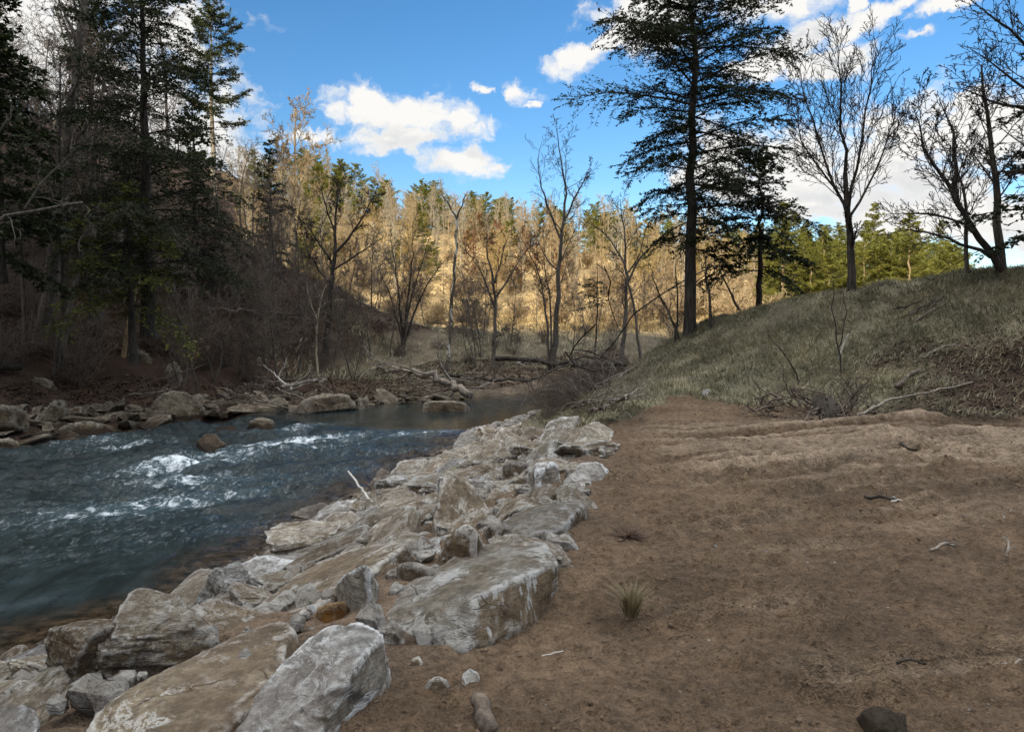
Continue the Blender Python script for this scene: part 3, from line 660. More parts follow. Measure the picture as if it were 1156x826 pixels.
for xx, yy, r, f in BANKROCKS:
    mk = rr.choices('pbws', (5, 2.6, 1.6, 1.4))[0]
    o = link('boulder' if r > .3 else 'stone', rr.choice(VAR[mk]))
    g = H1(xx, yy)
    o.location = (xx, yy, g + r * (rr.uniform(-.08, .08) if f > .22 else rr.uniform(-.22, -.02)))
    o.rotation_euler = (rr.gauss(0, .2), rr.gauss(-.1, .2), math.radians(62) + rr.gauss(0, .5))
    s = r * 1.16; o.scale = (s * rr.uniform(.95, 1.35), s * rr.uniform(.85, 1.1), s * rr.uniform(.55, .9))
    band = 'w' if f < .3 else ('m' if f < .72 else 'd')
    where = {'w': 'at the near bank waterline', 'm': 'in the middle of the near bank riprap', 'd': 'along the dirt edge of the riprap'}[band]
    dist = 'toward the pool' if yy > 15 else ('halfway along' if yy > 9 else 'at the near end')
    kind = {'p': 'tan', 'b': 'brown', 'w': 'white-crusted', 's': 'grey'}[mk]
    size = 'small' if r < .3 else ('medium' if r < .5 else 'large')
    tag(o, f'{size} {kind} angular rock {where}, {dist}', 'boulder' if r > .3 else 'stone', f'{size} {kind} riprap rocks {where}, {dist}')
# far bank rocks
for r0, tries in ((0.55, 30), (0.38, 240), (0.25, 520), (0.17, 200)):
    for _ in range(tries):
        s = rr.random(); seg = FAR[3:9]
        ii = rr.randrange(len(seg) - 1); t = rr.random()
        base = seg[ii] * (1 - t) + seg[ii + 1] * t
        dirv = seg[ii + 1] - seg[ii]; nrm = np.array([dirv[1], -dirv[0]]); nrm /= np.linalg.norm(nrm)
        off = rr.uniform(-.25, 4.2) * rr.random() ** .8
        p = base + (-nrm) * off * -1 if False else base + nrm * off
        if float(pdist(np.array([p[0]]), np.array([p[1]]), FAR)[0]) > 4.5: continue
        if p[1] > 29.5 or (p[0] > -7 and off > .6 and rr.random() < .75): continue
        r = r0 * rr.uniform(.8, 1.25)
        if not try_place(p[0], p[1], r * .8): continue
        o = link('boulder' if r > .3 else 'stone', rr.choice(VAR['d']))
        o.location = (p[0], p[1], H1(p[0], p[1]) + r * rr.uniform(-.1, .15))
        o.rotation_euler = (rr.gauss(0, .35), rr.gauss(0, .35), rr.uniform(0, 6.28))
        s = r * 1.3; o.scale = (s * rr.uniform(1.0, 1.6), s * rr.uniform(.8, 1.1), s * rr.uniform(.45, .85))
        size = 'small' if r < .3 else ('medium' if r < .55 else 'large')
        wh = 'at the waterline' if off < .8 else 'up among the dead leaves'
        sec = 'left of the rapids' if p[0] < -11.5 else ('beside the rapids' if p[0] < -8 else 'along the still pool')
        tag(o, f'{size} weathered rock {wh} of the far bank {sec}', 'boulder' if r > .3 else 'stone', f'{size} far bank rocks {wh} {sec}')

# ------------------------------------------------------------------ trees
UP = np.array([0, 0, 1.0])
def nrm3(a, b, c):
    l = math.sqrt(a * a + b * b + c * c) + 1e-9; return a / l, b / l, c / l
SEG = [12, 7, 5, 4, 3]; SIDE = [9, 6, 4, 3, 3]
def branch(R, out, p, d, L, r, lvl, P, curve=None):
    n = SEG[lvl]; wig = P['wig'][lvl]; tr = P['trop'][lvl]
    pts = [p]; dirs = [d]; x, y, z = p; dx, dy, dz = d; st = L / n
    for i in range(n):
        dx, dy, dz = nrm3(dx + R.gauss(0, wig), dy + R.gauss(0, wig), dz + R.gauss(0, wig) + tr)
        x += dx * st; y += dy * st; z += dz * st
        pts.append((x, y, z)); dirs.append((dx, dy, dz))
    rt = max(r * P.get('tip', .25), P['rmin'])
    rad = [r + (rt - r) * (i / n) ** .9 for i in range(n + 1)]
    out[lvl].append((pts, rad))
    kids(R, out, pts, rad, L, lvl, P)
def kids(R, out, pts, rad, L, lvl, P, n=None, t0=None, ang=None):
    if lvl >= P['max']: return
    n = P['n'][lvl] if n is None else n; t0 = P['t0'][lvl] if t0 is None else t0
    m = len(pts) - 1; az = R.random() * 6.28
    for k in range(n):
        t = t0 + (1 - t0) * ((k + R.random()) / n); f = t * m; i = min(int(f), m - 1); f -= i
        a, b = pts[i], pts[i + 1]
        p = (a[0] + (b[0] - a[0]) * f, a[1] + (b[1] - a[1]) * f, a[2] + (b[2] - a[2]) * f)
        T = nrm3(b[0] - a[0], b[1] - a[1], b[2] - a[2])
        az += 2.4 + R.gauss(0, .5)
        ref = (0, 0, 1) if abs(T[2]) < .9 else (1, 0, 0)
        U = nrm3(T[1] * ref[2] - T[2] * ref[1], T[2] * ref[0] - T[0] * ref[2], T[0] * ref[1] - T[1] * ref[0])
        W = (T[1] * U[2] - T[2] * U[1], T[2] * U[0] - T[0] * U[2], T[0] * U[1] - T[1] * U[0])
        an = math.radians((P['ang'][lvl] if ang is None else ang) * R.uniform(.7, 1.25)); c, s = math.cos(an), math.sin(an)
        ca, sa = math.cos(az) * s, math.sin(az) * s
        d = (T[0] * c + U[0] * ca + W[0] * sa, T[1] * c + U[1] * ca + W[1] * sa, T[2] * c + U[2] * ca + W[2] * sa)
        r0 = rad[i] + (rad[i + 1] - rad[i]) * f
        LL = L * P['lr'][lvl] * R.uniform(.55, 1.15) * (1.15 - P.get('cone', .6) * t)
        branch(R, out, p, d, LL, max(r0 * P['rr'] * R.uniform(.75, 1), P['rmin']), lvl + 1, P)
BASE = dict(wig=[.06, .14, .18, .2, .22], trop=[.03, .07, .05, .04, .03], n=[17, 8, 5, 4], t0=[.32, .15, .12, .15], ang=[48, 45, 45, 45], lr=[.36, .45, .5, .55], rr=.42, rmin=.006, max=4, tip=.22)
def tubes(levels, lo, hi):
    t = Tubes()
    for l in range(lo, hi + 1):
        for pts, rad in levels[l]: t.add(pts, rad, SIDE[l])
    return t
def bare_variant(seed, Ht, r, P, single=None, mats=(MB_GREY, MB_GREY), forks=1, lean=0.0):
    R = random.Random(seed); out = [[] for _ in range(5)]
    for f in range(forks):
        a = R.random() * 6.28; s = (.0 if forks == 1 else R.uniform(.12, .3)) + lean
        branch(R, out, (R.gauss(0, .05 * (forks > 1)), R.gauss(0, .05 * (forks > 1)), -.3), nrm3(math.cos(a) * s, math.sin(a) * s, 1), (Ht + .3) * (1 if f == 0 else R.uniform(.7, .95)), r * (1 if f == 0 else .75), 0, P)
    for lv in (out[0],):
        for pts, rad in lv: rad[0] *= 1.35
    if single: return tubes(out, 0, 4).mesh(single, mats[0])
    return tubes(out, 0, 1).mesh('trunk', mats[0]), tubes(out, 2, 4).mesh('crown', mats[1])
def plant(name, label, cat, parts, loc, rz=0.0, s=1.0, group=None):
    o = link(name, None, loc, (0, 0, rz), s); tag(o, label, cat, group)
    for nm, md in parts: link(nm, md, parent=o)
    return o
def hero_tree(name, label, base, stems, P, seed, mats, cat='tree', kn=None, extra=None):
    """stems: (points (px, py[, depth offset]), r0, r1, side branches)"""
    R = random.Random(seed); b0 = GP(*base) if len(base) == 2 else PX(*base)
    d = b0[1]; out = [[] for _ in range(5)]
    for pp, r0, r1, nk in stems:
        Wp = []
        for kx, q in enumerate(pp):
            w = PX(q[0], q[1], d + (q[2] if len(q) > 2 else 0)) - b0; Wp.append(w)
        Wp = np.array(Wp)
        # resample smoothly
        seg = np.r_[0, np.cumsum(np.linalg.norm(np.diff(Wp, axis=0), axis=1))]
        n = max(6, int(seg[-1] / .45)); tt = np.linspace(0, seg[-1], n + 1)
        S = np.stack([np.interp(tt, seg, Wp[:, c]) for c in range(3)], 1)
        for _ in range(2): S[1:-1] = (S[:-2] + 2 * S[1:-1] + S[2:]) / 4
        S[1:-1] += np.array([[R.gauss(0, .025), R.gauss(0, .05), 0] for _ in range(n - 1)])
        rad = list(r0 + (r1 - r0) * np.linspace(0, 1, n + 1))
        if S[0][2] < .15 and np.hypot(*S[0][:2]) < .6:
            S[0][2] -= .3; rad[0] *= 1.3
        pts = [tuple(v) for v in S]
        out[0 if r0 > .06 else 1].append((pts, rad))
        if nk: kids(R, out, pts, rad, seg[-1], 0 if r0 > .06 else 1, P, n=nk)
    prt = [('trunk', tubes(out, 0, 1).mesh('trunk', mats[0]))]
    if out[2] or out[3]: prt.append(('crown', tubes(out, 2, 4).mesh('crown', mats[1])))
    if extra: prt += extra
    return plant(name, label, cat, prt, b0)

def leaves_mesh(name, S, D, Lw, mat, rng, size, width, per, spread=.9, flat=.35, extra=None):
    """needle sprays: twigs start S, vector D; `per` leaf blades along each twig"""
    S = np.repeat(S, per, 0); D = np.repeat(D, per, 0); n = len(S)
    t = rng.random((n, 1)); p = S + D * t
    ax = D / (np.linalg.norm(D, axis=1, keepdims=True) + 1e-9)
    side = np.cross(ax, np.array([0, 0, 1.0])); side /= np.linalg.norm(side, axis=1, keepdims=True) + 1e-9
    sg = rng.choice([-1.0, 1.0], (n, 1))
    d = ax * rng.uniform(.3, .9, (n, 1)) + side * sg * spread + rng.normal(0, flat, (n, 3)); d /= np.linalg.norm(d, axis=1, keepdims=True)
    wv = np.cross(d, rng.normal(0, .6, (n, 3)) + np.array([0, 0, 1.0])); wv /= np.linalg.norm(wv, axis=1, keepdims=True) + 1e-9
    l = size * rng.uniform(.6, 1.3, (n, 1)); w = width * rng.uniform(.7, 1.3, (n, 1))
    V = np.stack([p, p + d * l * .45 + wv * w, p + d * l, p + d * l * .45 - wv * w], 1).reshape(-1, 3)
    return V, np.arange(len(V)).reshape(-1, 4)
def hemlock(seed, Ht, Rr, z0, mats, leaf=.11, lw=.02, per=9, dens=3.4, r=.2, miss=.12, droop=.25, tipz=0.0, side_fn=None, lenf=None, step=.13, as_single=None):
    R = random.Random(seed); rng = np.random.default_rng(seed)
    tr, br = Tubes(), Tubes(); n = 16
    pts = [(R.gauss(0, .015) * i ** .5, R.gauss(0, .015) * i ** .5, -.3 + (Ht + .3) * i / n) for i in range(n + 1)]
    rad = [max(r * (1 - i / n) ** .85, .012) for i in range(n + 1)]; rad[0] *= 1.25
    tr.add(pts, rad, 10)
    S, D = [], []; az = R.random() * 6; z = z0
    while z < Ht - .15:
        f = (z - z0) / (Ht - z0); z += R.uniform(.5, 1.5) / dens * (1 - .45 * f)
        az += 2.4 + R.gauss(0, .6)
        if R.random() < miss: continue
        L = lenf(f, az) if lenf else Rr * (1 - f) ** .75 * (0.75 + .25 * min(1, f * 5 + .2))
        L = max(L * R.uniform(.6, 1.15), .22)
        if side_fn: L *= side_fn(f, az)
        if L < .15: continue
        k = 6; dx, dy = math.cos(az), math.sin(az); sl = (.62 - .68 * (1 - f)) + R.gauss(0, .14)
        x, y, zz = pts[min(int((z + .3) / (Ht + .3) * n), n)][0], 0.0, z
        P_ = [(x, y, zz)]; vz = sl
        for i in range(k):
            x += dx * L / k + R.gauss(0, .03) * L / k; y += dy * L / k + R.gauss(0, .03); zz += vz * L / k; vz -= droop * (i + 1) / k * .55
            P_.append((x, y, zz))
        br.add(P_, [max(.035 * (L / 3) ** .7 * (1 - i / k), .006) for i in range(k + 1)], 4)
        A = np.array(P_); m = max(3, int(L / step))
        for t in np.linspace(.14 if L > 1 else .05, 1, m):
            ff = t * k; ii = min(int(ff), k - 1); q = A[ii] + (A[ii + 1] - A[ii]) * (ff - ii); T = A[ii + 1] - A[ii]; T /= np.linalg.norm(T)
            for s in (-1, 1):
                if R.random() < .12: continue
                a2 = math.radians(R.uniform(35, 65)) * s; c, s_ = math.cos(a2), math.sin(a2)
                d = np.array([T[0] * c - T[1] * s_, T[0] * s_ + T[1] * c, T[2] - .18 + R.gauss(0, .3)])
                ll = L * .40 * (1 - .62 * t) * R.uniform(.5, 1.35) + .14
                S.append(q); D.append(d * ll)
    S = np.array(S); D = np.array(D)
    V, Q = leaves_mesh('x', S, D, None, None, rng, leaf, lw, per)
    tw = Tubes()
    for s, d in zip(S[::1], D[::1]):
        if np.dot(d, d) > .09: tw.add([tuple(s), tuple(s + d * .5 + np.array([0, 0, .01])), tuple(s + d)], [.007, .005, .003], 3)
    if as_single:
        v1, q1 = tr.arrays(); v2, q2 = br.arrays(); VV = np.vstack([v1, v2, V]); QQ = np.vstack([q1, q2 + len(v1), Q + len(v1) + len(v2)])
        mi = np.r_[np.zeros(len(q1) + len(q2)), np.ones(len(Q))]
        return mesh(as_single, VV, QQ, mats=mats, matidx=mi)
    if tw.d:
        v2, q2 = br.arrays(); v3, q3 = tw.arrays(); v2, q2 = np.vstack([v2, v3]), np.vstack([q2, q3 + len(v2)])
    else: v2, q2 = br.arrays()
    VV = np.vstack([v2, V]); QQ = np.vstack([q2, Q + len(v2)]); mi = np.r_[np.zeros(len(q2)), np.ones(len(Q))]
    return [('trunk', tr.mesh('trunk', mats[0])), ('crown', mesh('crown', VV, QQ, mats=mats, matidx=mi))]

def PP(**kw): d = dict(BASE); d.update(kw); return d
# -- right half
b = GP(779, 378)
plant('hemlock_tree', 'tall dark hemlock standing behind the mound, its top out of the picture', 'hemlock tree',
      hemlock(301, 12.9, 3.7, 2.5, (MB_DARK, ML_HEM), r=.19, dens=10, per=26, miss=.06, lw=.019, leaf=.115, droop=.36,
              lenf=lambda f, az: 1.04 * np.interp(f, [0, .05, .2, .33, .46, .58, .72, .84, 1], [1.3, 2.0, 2.8, 3.3, 3.4, 2.5, 1.4, .65, .1]),
              side_fn=lambda f, az: (1.0 if f > .34 else (1.1 if math.cos(az) > -.1 else .6))), b)
b = PX(857, 345, 22.5)
plant('hemlock_tree', 'short bushy dark evergreen right of the tall hemlock on the mound crest', 'hemlock tree',
      hemlock(302, 4.6, 2.3, .9, (MB_DARK, ML_HEM), r=.1, dens=9, per=24, lw=.022, leaf=.12, droop=.5,
              side_fn=lambda f, az: 1.15 if math.cos(az) < .3 else .75), b)
PF = PP(rr=.40, n=[10, 9, 7, 4], ang=[26, 28, 32, 34], lr=[.34, .46, .46, .5], wig=[.04, .07, .10, .14, .18], trop=[.05, .07, .06, .05, .04], t0=[.25, .12, .1, .1])
hero_tree('bare_tree', 'tall leafless tree with a fan-shaped crown on the mound crest against the clouds', (961, 330),
    [([(961, 330), (960, 290), (958, 240), (954, 195)], .105, .055, 6),
     ([(958, 250), (940, 205, .2), (925, 165, .4), (912, 120, .6), (903, 75, .7)], .042, .007, 20),
     ([(954, 195), (952, 150), (949, 100, -.2), (946, 45, -.3)], .042, .007, 20),
     ([(958, 235), (965, 190, -.3), (974, 140, -.5), (984, 90, -.6), (990, 55, -.6)], .04, .007, 18),
     ([(959, 245), (980, 210, .3), (1000, 165, .5), (1012, 115, .7)], .035, .007, 16),
     ([(945, 215, .1), (925, 195, -.4), (905, 160, -.8), (893, 120, -1)], .03, .007, 14)], PF, 311, (MB_DARK, MB_DARK))
PW = PP(rr=.33, n=[9, 7, 5, 4], ang=[46, 42, 40, 40], lr=[.36, .46, .5, .5], wig=[.06, .11, .14, .17, .2])
hero_tree('bare_tree', 'dark leaning leafless tree with a long limb arching left over the mound top', (1135, 304),
    [([(1137, 303), (1118, 290), (1098, 262), (1080, 228), (1060, 195), (1036, 150), (1030, 120)], .085, .007, 20),
     ([(1118, 290), (1090, 275, -.4), (1050, 262, -.7), (1015, 258, -1.0)], .045, .007, 11),
     ([(1098, 262), (1075, 245, .5), (1045, 238, .8), (1000, 242, 1.2)], .04, .007, 11),
     ([(1080, 228), (1082, 185, .3), (1072, 140, .5), (1060, 112, .6)], .055, .01, 11)], PW, 312, (MB_DARK, MB_DARK))
hero_tree('bare_tree', 'straight pale-trunked leafless tree at the right rising from the mound top', (1131, 302),
    [([(1131, 302), (1129, 250), (1124, 190), (1115, 130), (1108, 75)], .10, .02, 16),
     ([(1092, 308), (1090, 250), (1080, 180), (1075, 140)], .05, .01, 12)], PW, 313, (MB_GREY, MB_DARK))
hero_tree('bare_tree', 'leafless tree whose drooping boughs enter at the top right corner', (1215, 300),
    [([(1215, 300), (1205, 200), (1190, 110), (1175, 40), (1160, -20)], .14, .03, 8),
     ([(1195, 130), (1160, 105), (1125, 70), (1095, 55)], .042, .007, 16), ([(1180, 70), (1150, 40), (1120, 20), (1095, 0)], .042, .007, 16),
     ([(1190, 120), (1160, 125, .5), (1130, 118, .8), (1085, 100, 1)], .05, .01, 11), ([(1205, 210), (1180, 200), (1150, 190), (1120, 196)], .05, .01, 8)], PW, 314, (MB_DARK, MB_DARK))
plant('hemlock_tree', 'dark evergreen cut off by the right edge of the picture', 'hemlock tree',
      hemlock(303, 5.6, 2.0, .4, (MB_DARK, ML_HEM), r=.12, dens=4.6, per=15, lw=.026, leaf=.13), GP(1192, 300))
# -- middle, across the pool
PM = PP(n=[10, 8, 5, 3], ang=[46, 44, 42, 42], lr=[.26, .42, .48, .5], t0=[.35, .15, .12, .1])
hero_tree('bare_tree', 'leafless tree with two slim trunks joined at the foot across the pool', (622, 418),
    [([(624, 418), (628, 360), (632, 300), (634, 260), (640, 215), (632, 175), (628, 145)], .16, .015, 14),
     ([(634, 260), (648, 225), (660, 200), (668, 185)], .07, .01, 8), ([(633, 270), (615, 225), (605, 190), (612, 160)], .06, .01, 9),
     ([(620, 418), (618, 370), (612, 320), (600, 290), (585, 260)], .08, .01, 10), ([(622, 415), (622, 350), (615, 300), (612, 262)], .07, .01, 9)], PM, 321, (MB_GREY, MB_DARK))
hero_tree('bare_tree', 'thin dark tree with crooked limbs right of the pool, left of the hemlock', (703, 420),
    [([(700, 420), (706, 370), (708, 320), (705, 270), (700, 225)], .13, .015, 13), ([(724, 412), (716, 350), (709, 320)], .08, .05, 0),
     ([(708, 320), (725, 285), (745, 270), (765, 262)], .06, .01, 9), ([(706, 300), (690, 270), (675, 255), (660, 250)], .05, .01, 8), ([(707, 310), (722, 290), (730, 255)], .05, .01, 7)], PM, 322, (MB_GREY, MB_DARK))
hero_tree('bare_tree', 'low crooked tree with a dense round top left of the twin-trunked tree', (556, 418),
    [([(556, 418), (558, 380), (560, 345), (556, 310)], .11, .06, 3), ([(558, 345), (545, 310), (530, 285), (518, 275)], .06, .01, 10), ([(556, 310), (548, 280), (550, 250)], .06, .01, 10),
     ([(560, 335), (578, 310), (590, 285), (602, 275)], .06, .01, 10), ([(559, 320), (566, 290), (575, 260)], .05, .01, 9)], PP(n=[9, 8, 6, 4], wig=[.1, .25, .28, .28, .25], lr=[.32, .45, .5, .5]), 323, (MB_GREY, MB_DARK))
hero_tree('dead_tree', 'slim dead tree with a mottled white trunk and a forked bare top', (504, 426),
    [([(504, 426), (508, 380), (512, 320), (515, 275), (516, 245)], .10, .055, 3), ([(516, 248), (508, 232), (498, 218)], .055, .02, 1), ([(516, 246), (522, 230), (527, 217)], .05, .02, 1)], PP(n=[2, 3, 3, 2], lr=[.12, .3, .4, .4]), 324, (MB_SYC, MB_DARK), cat='dead tree')
hero_tree('bare_tree', 'many-stemmed leafless tree spreading from one foot behind the shaded slope', (455, 392),
    [([(455, 392), (452, 350), (446, 300), (440, 265)], .09, .01, 12), ([(455, 390), (460, 340), (466, 290), (466, 250)], .09, .01, 12), ([(456, 388), (470, 345), (488, 310), (508, 288)], .08, .01, 12), ([(455, 385), (464, 335), (480, 285), (486, 262)], .07, .01, 12), ([(454, 385), (445, 345), (430, 310), (424, 290)], .06, .01, 10)], PM, 325, (MB_DARK, MB_BRUSH))
hero_tree('bare_tree', 'broad dark leafless tree with wide crooked limbs at the end of the wooded slope', (368, 400),
    [([(366, 405), (371, 360), (374, 320), (378, 285)], .17, .10, 3), ([(378, 285), (378, 250), (382, 215), (390, 195)], .09, .012, 14), ([(376, 300), (360, 275), (345, 250), (330, 240)], .07, .01, 13),
     ([(374, 320), (355, 300), (342, 270), (340, 258)], .07, .01, 10), ([(379, 285), (400, 262), (415, 235), (425, 215)], .08, .01, 14), ([(376, 305), (400, 290), (422, 275), (432, 268)], .06, .01, 11), ([(378, 262), (365, 225), (358, 200)], .06, .01, 11)], PP(n=[9, 9, 6, 4], wig=[.08, .2, .24, .25, .25], lr=[.32, .45, .5, .5]), 326, (MB_DARK, MB_DARK))
hero_tree('sapling', 'pale slim sapling at the water edge below the broad dark tree', (358, 422),
    [([(358, 422), (357, 385), (358, 355), (364, 330), (370, 310)], .065, .012, 6), ([(358, 362), (350, 340), (346, 318)], .04, .01, 5)], PM, 327, (MB_PALE, MB_BRUSH), cat='sapling')
b = GP(672, 415)
hero_tree('sapling', 'slim young evergreen with a small flat dark crown right of the twin-trunked tree', (672, 415), [([(672, 415), (673, 370), (674, 330), (674, 300)], .05, .02, 0)], PM, 328, (MB_DARK, MB_DARK), cat='sapling',
    extra=[('foliage', [(n, m) for n, m in hemlock(304, 4.4, 1.25, 2.9, (MB_DARK, ML_HEM), r=.03, dens=8, per=10, lw=.024)][1][1])])
hero_tree('sapling', 'pair of thin stems crossing in front of the sunlit grass left of the hemlock trunk', (768, 384),
    [([(768, 384), (752, 345), (735, 310)], .05, .012, 5), ([(763, 392), (766, 350), (762, 300)], .045, .01, 5)], PM, 329, (MB_DARK, MB_DARK), cat='sapling')
hero_tree('sapling', 'thin dark forked sapling right of the hemlock trunk', (801, 372), [([(801, 372), (800, 330), (796, 290)], .05, .012, 6), ([(835, 350), (820, 320), (812, 300)], .04, .01, 5)], PM, 330, (MB_DARK, MB_DARK), cat='sapling')
hero_tree('sapling', 'wispy leafless sapling growing out of the mound above the stump', (948, 420), [([(950, 420), (944, 385), (943, 345), (940, 312)], .018, .006, 8), ([(946, 395), (955, 365), (952, 330)], .012, .005, 5)], PP(rmin=.003, n=[6, 5, 3, 2]), 331, (MB_DARK, MB_BRUSH), cat='sapling')
hero_tree('sapling', 'bent dead stem leaning left over the mound foot', (906, 432), [([(906, 432), (893, 408), (876, 388), (866, 378)], .02, .006, 3)], PP(rmin=.004, n=[3, 2, 2, 2]), 332, (MB_DARK, MB_BRUSH), cat='sapling')
# -- left woods
hero_tree('bare_tree', 'tall leafless grey tree with a thick straight trunk in the left woods', (60, 330, 28),
    [([(46, 385), (55, 330), (64, 255), (72, 190), (82, 110), (92, 30), (98, -40)], .26, .12, 7), ([(66, 235), (60, 180), (40, 130), (20, 90)], .07, .012, 10), ([(85, 90), (110, 65), (135, 50), (150, 30)], .08, .012, 12), ([(90, 60), (75, 20), (60, -20)], .08, .012, 10), ([(75, 170), (100, 140), (130, 110), (150, 100)], .06, .01, 10)], PM, 341, (MB_GREY, MB_GREY))
plant('hemlock_tree', 'big dark hemlock at the river side of the left woods with drooping yellow-green boughs', 'hemlock tree',
      hemlock(305, 13.6, 4.2, 1.7, (MB_DARK, ML_HEM), r=.24, dens=6.2, per=20, miss=.08, lw=.022, leaf=.125, droop=.42,
              lenf=lambda f, az: 4.0 * np.interp(f, [0, .2, .42, .55, .75, 1], [.75, .95, .8, .72, .48, .08])), PX(168, 372, 25.5))
plant('hemlock_tree', 'low hemlock with yellow-green drooping boughs in front of the left woods', 'hemlock tree',
      hemlock(306, 5.4, 3.0, 1.6, (MB_DARK, ML_HEML), r=.14, dens=6.0, per=16, lw=.028, leaf=.13, droop=.6, miss=.06), PX(150, 402, 24))
hero_tree('tree_stem', 'thick leaning dark trunk at the water side of the left woods', (103, 402), [([(103, 402), (112, 365), (121, 325), (130, 280), (138, 230), (145, 180)], .22, .14, 0)], PM, 342, (MB_GREY, MB_GREY), cat='tree trunk')
hero_tree('tree_stem', 'broken orange-brown trunk leaning right beside the thick leaning trunk', (137, 406), [([(137, 406), (142, 380), (149, 345), (158, 310)], .10, .06, 0)], PM, 343, (MB_WARM, MB_WARM), cat='tree trunk')
for (px, py, d, hh, rr_, sd_, lb) in [(2, 310, 24, 10.5, 2.3, 307, 'dark hemlock against the left edge of the picture'), (110, 300, 36, 14, 3.5, 308, 'dark hemlock deep in the left woods behind the grey trunk'),
                                   (222, 318, 38, 9.5, 3.0, 309, 'dark hemlock low on the slope right of the big hemlock'), (306, 312, 46, 8.3, 1.9, 310, 'narrow columnar dark evergreen at the end of the left woods'), (-10, 330, 20, 7.5, 2.6, 299, 'low dark hemlock in the left corner of the woods')]:
    plant('hemlock_tree', lb, 'hemlock tree', hemlock(sd_, hh, rr_, .8, (MB_DARK, ML_HEM), r=.15, dens=4.8, per=11, leaf=.18, lw=.05, droop=.35, miss=.08), PX(px, py, d))
plant('pine_tree', 'tall ragged pine with a sunlit top standing alone against the blue sky', 'pine tree',
      hemlock(315, 16.8, 2.4, 8.5, (MB_PALE, ML_PINEG), r=.24, dens=3.6, per=26, leaf=.24, lw=.03, droop=-.12, miss=.2, lenf=lambda f, az: 2.5 * np.interp(f, [0, .3, .6, 1], [.8, 1, .75, .2])), PX(243, 300, 48))
hero_tree('bare_tree', 'tall slim leafless tree with a sunlit top left of the cloud', (330, 300, 52),
    [([(330, 330), (331, 260), (332, 190), (334, 125)], .2, .03, 18), ([(331, 230), (345, 190), (352, 160)], .08, .015, 10), ([(331, 215), (318, 180), (312, 155)], .08, .015, 10)], PP(rmin=.014), 344, (MB_WARM, MB_WARM))
hero_tree('dead_branch', 'pale dead limb jutting in from the left edge with a forked end', (-12, 247, 18), [([(-12, 247), (30, 240), (62, 233), (94, 229)], .05, .03, 3), ([(28, 236), (48, 205), (70, 178), (95, 160)], .03, .008, 7), ([(92, 229), (101, 240), (98, 258), (88, 275)], .022, .008, 4), ([(-12, 160), (8, 140), (14, 115)], .03, .008, 5)], PP(n=[4, 5, 4, 3], wig=[.1, .25, .28, .28, .25]), 345, (MB_GREY, MB_GREY), cat='dead branch')

# woods as copies
BV = [bare_variant(400 + i, 9.5, .11, PP(n=[15, 7, 5, 3], t0=[.35 + .05 * (i % 3), .15, .12, .1], max=4, rmin=.007), mats=(MB_GREY, MB_BRUSH), forks=1 + (i == 2)) for i in range(4)]
SV = [bare_variant(420 + i, 5.0, .045, PP(n=[14, 7, 5, 3], t0=[.2, .12, .12, .1], rmin=.006), mats=(MB_GREY, MB_BRUSH), forks=1 + i % 2, lean=.1) for i in range(4)]
rr = random.Random(11)
def wood(cands, variants, name, label, cat, group, n, smin_, smax_, mind, ok=None):
    pts = []; tries = 0
    while len(pts) < n and tries < n * 60:
        tries += 1
        px, py0, d = cands()
        p = PX(px, 370, d); x, y = p[0], p[1]
        if any((a - x) ** 2 + (b - y) ** 2 < mind ** 2 for a, b in pts): continue
        if ok and not ok(x, y): continue
        pts.append((x, y)); vv = rr.choice(variants); s = rr.uniform(smin_, smax_)
        loc = (x, y, H1(x, y) - .05); rz = rr.uniform(0, 6.28)
        if isinstance(vv, tuple): plant(name, label, cat, [('trunk', vv[0]), ('crown', vv[1])], loc, rz, s, group)
        elif isinstance(vv, list): plant(name, label, cat, vv, loc, rz, s, group)
        else: tag(link(name, vv, loc, (0, 0, rz), s), label, cat, group)
def hillok(x, y):
    s = terrain(np.array([x]), np.array([y]), True)[1]; return bool(s['far'][0]) and s['sd'][0] > 3.5
wood(lambda: (rr.uniform(-60, 215), 0, rr.uniform(27, 50)), BV, 'bare_tree', 'leafless tree among the shaded woods on the left slope', 'tree', 'leafless trees in the left woods', 34, .7, 1.35, 1.4, hillok)
wood(lambda: (rr.uniform(-420, -60), 0, rr.uniform(26, 44)), BV, 'bare_tree', 'leafless tree among the shaded woods on the left slope', 'tree', 'leafless trees in the left woods', 10, .8, 1.3, 2.5, hillok)
wood(lambda: (rr.uniform(225, 340), 0, rr.uniform(38, 54)), BV, 'bare_tree', 'short leafless tree near the right end of the shaded slope', 'tree', 'short leafless trees at the slope end', 12, .5, .8, 1.6, hillok)
wood(lambda: (rr.uniform(-40, 420), 0, rr.uniform(24, 48)), SV, 'sapling', 'thin leafless sapling in the shaded understory of the left slope', 'sapling', 'saplings on the left slope', 52, .6, 1.2, .9, lambda x, y: hillok(x, y) and pdist(np.array([x]), np.array([y]), FAR)[0] > 5)
wood(lambda: (rr.uniform(420, 760), 0, rr.uniform(36, 62)), SV, 'sapling', 'thin leafless sapling on the shaded meadow across the pool', 'sapling', 'saplings on the meadow', 26, .5, 1.1, 2.0, hillok)
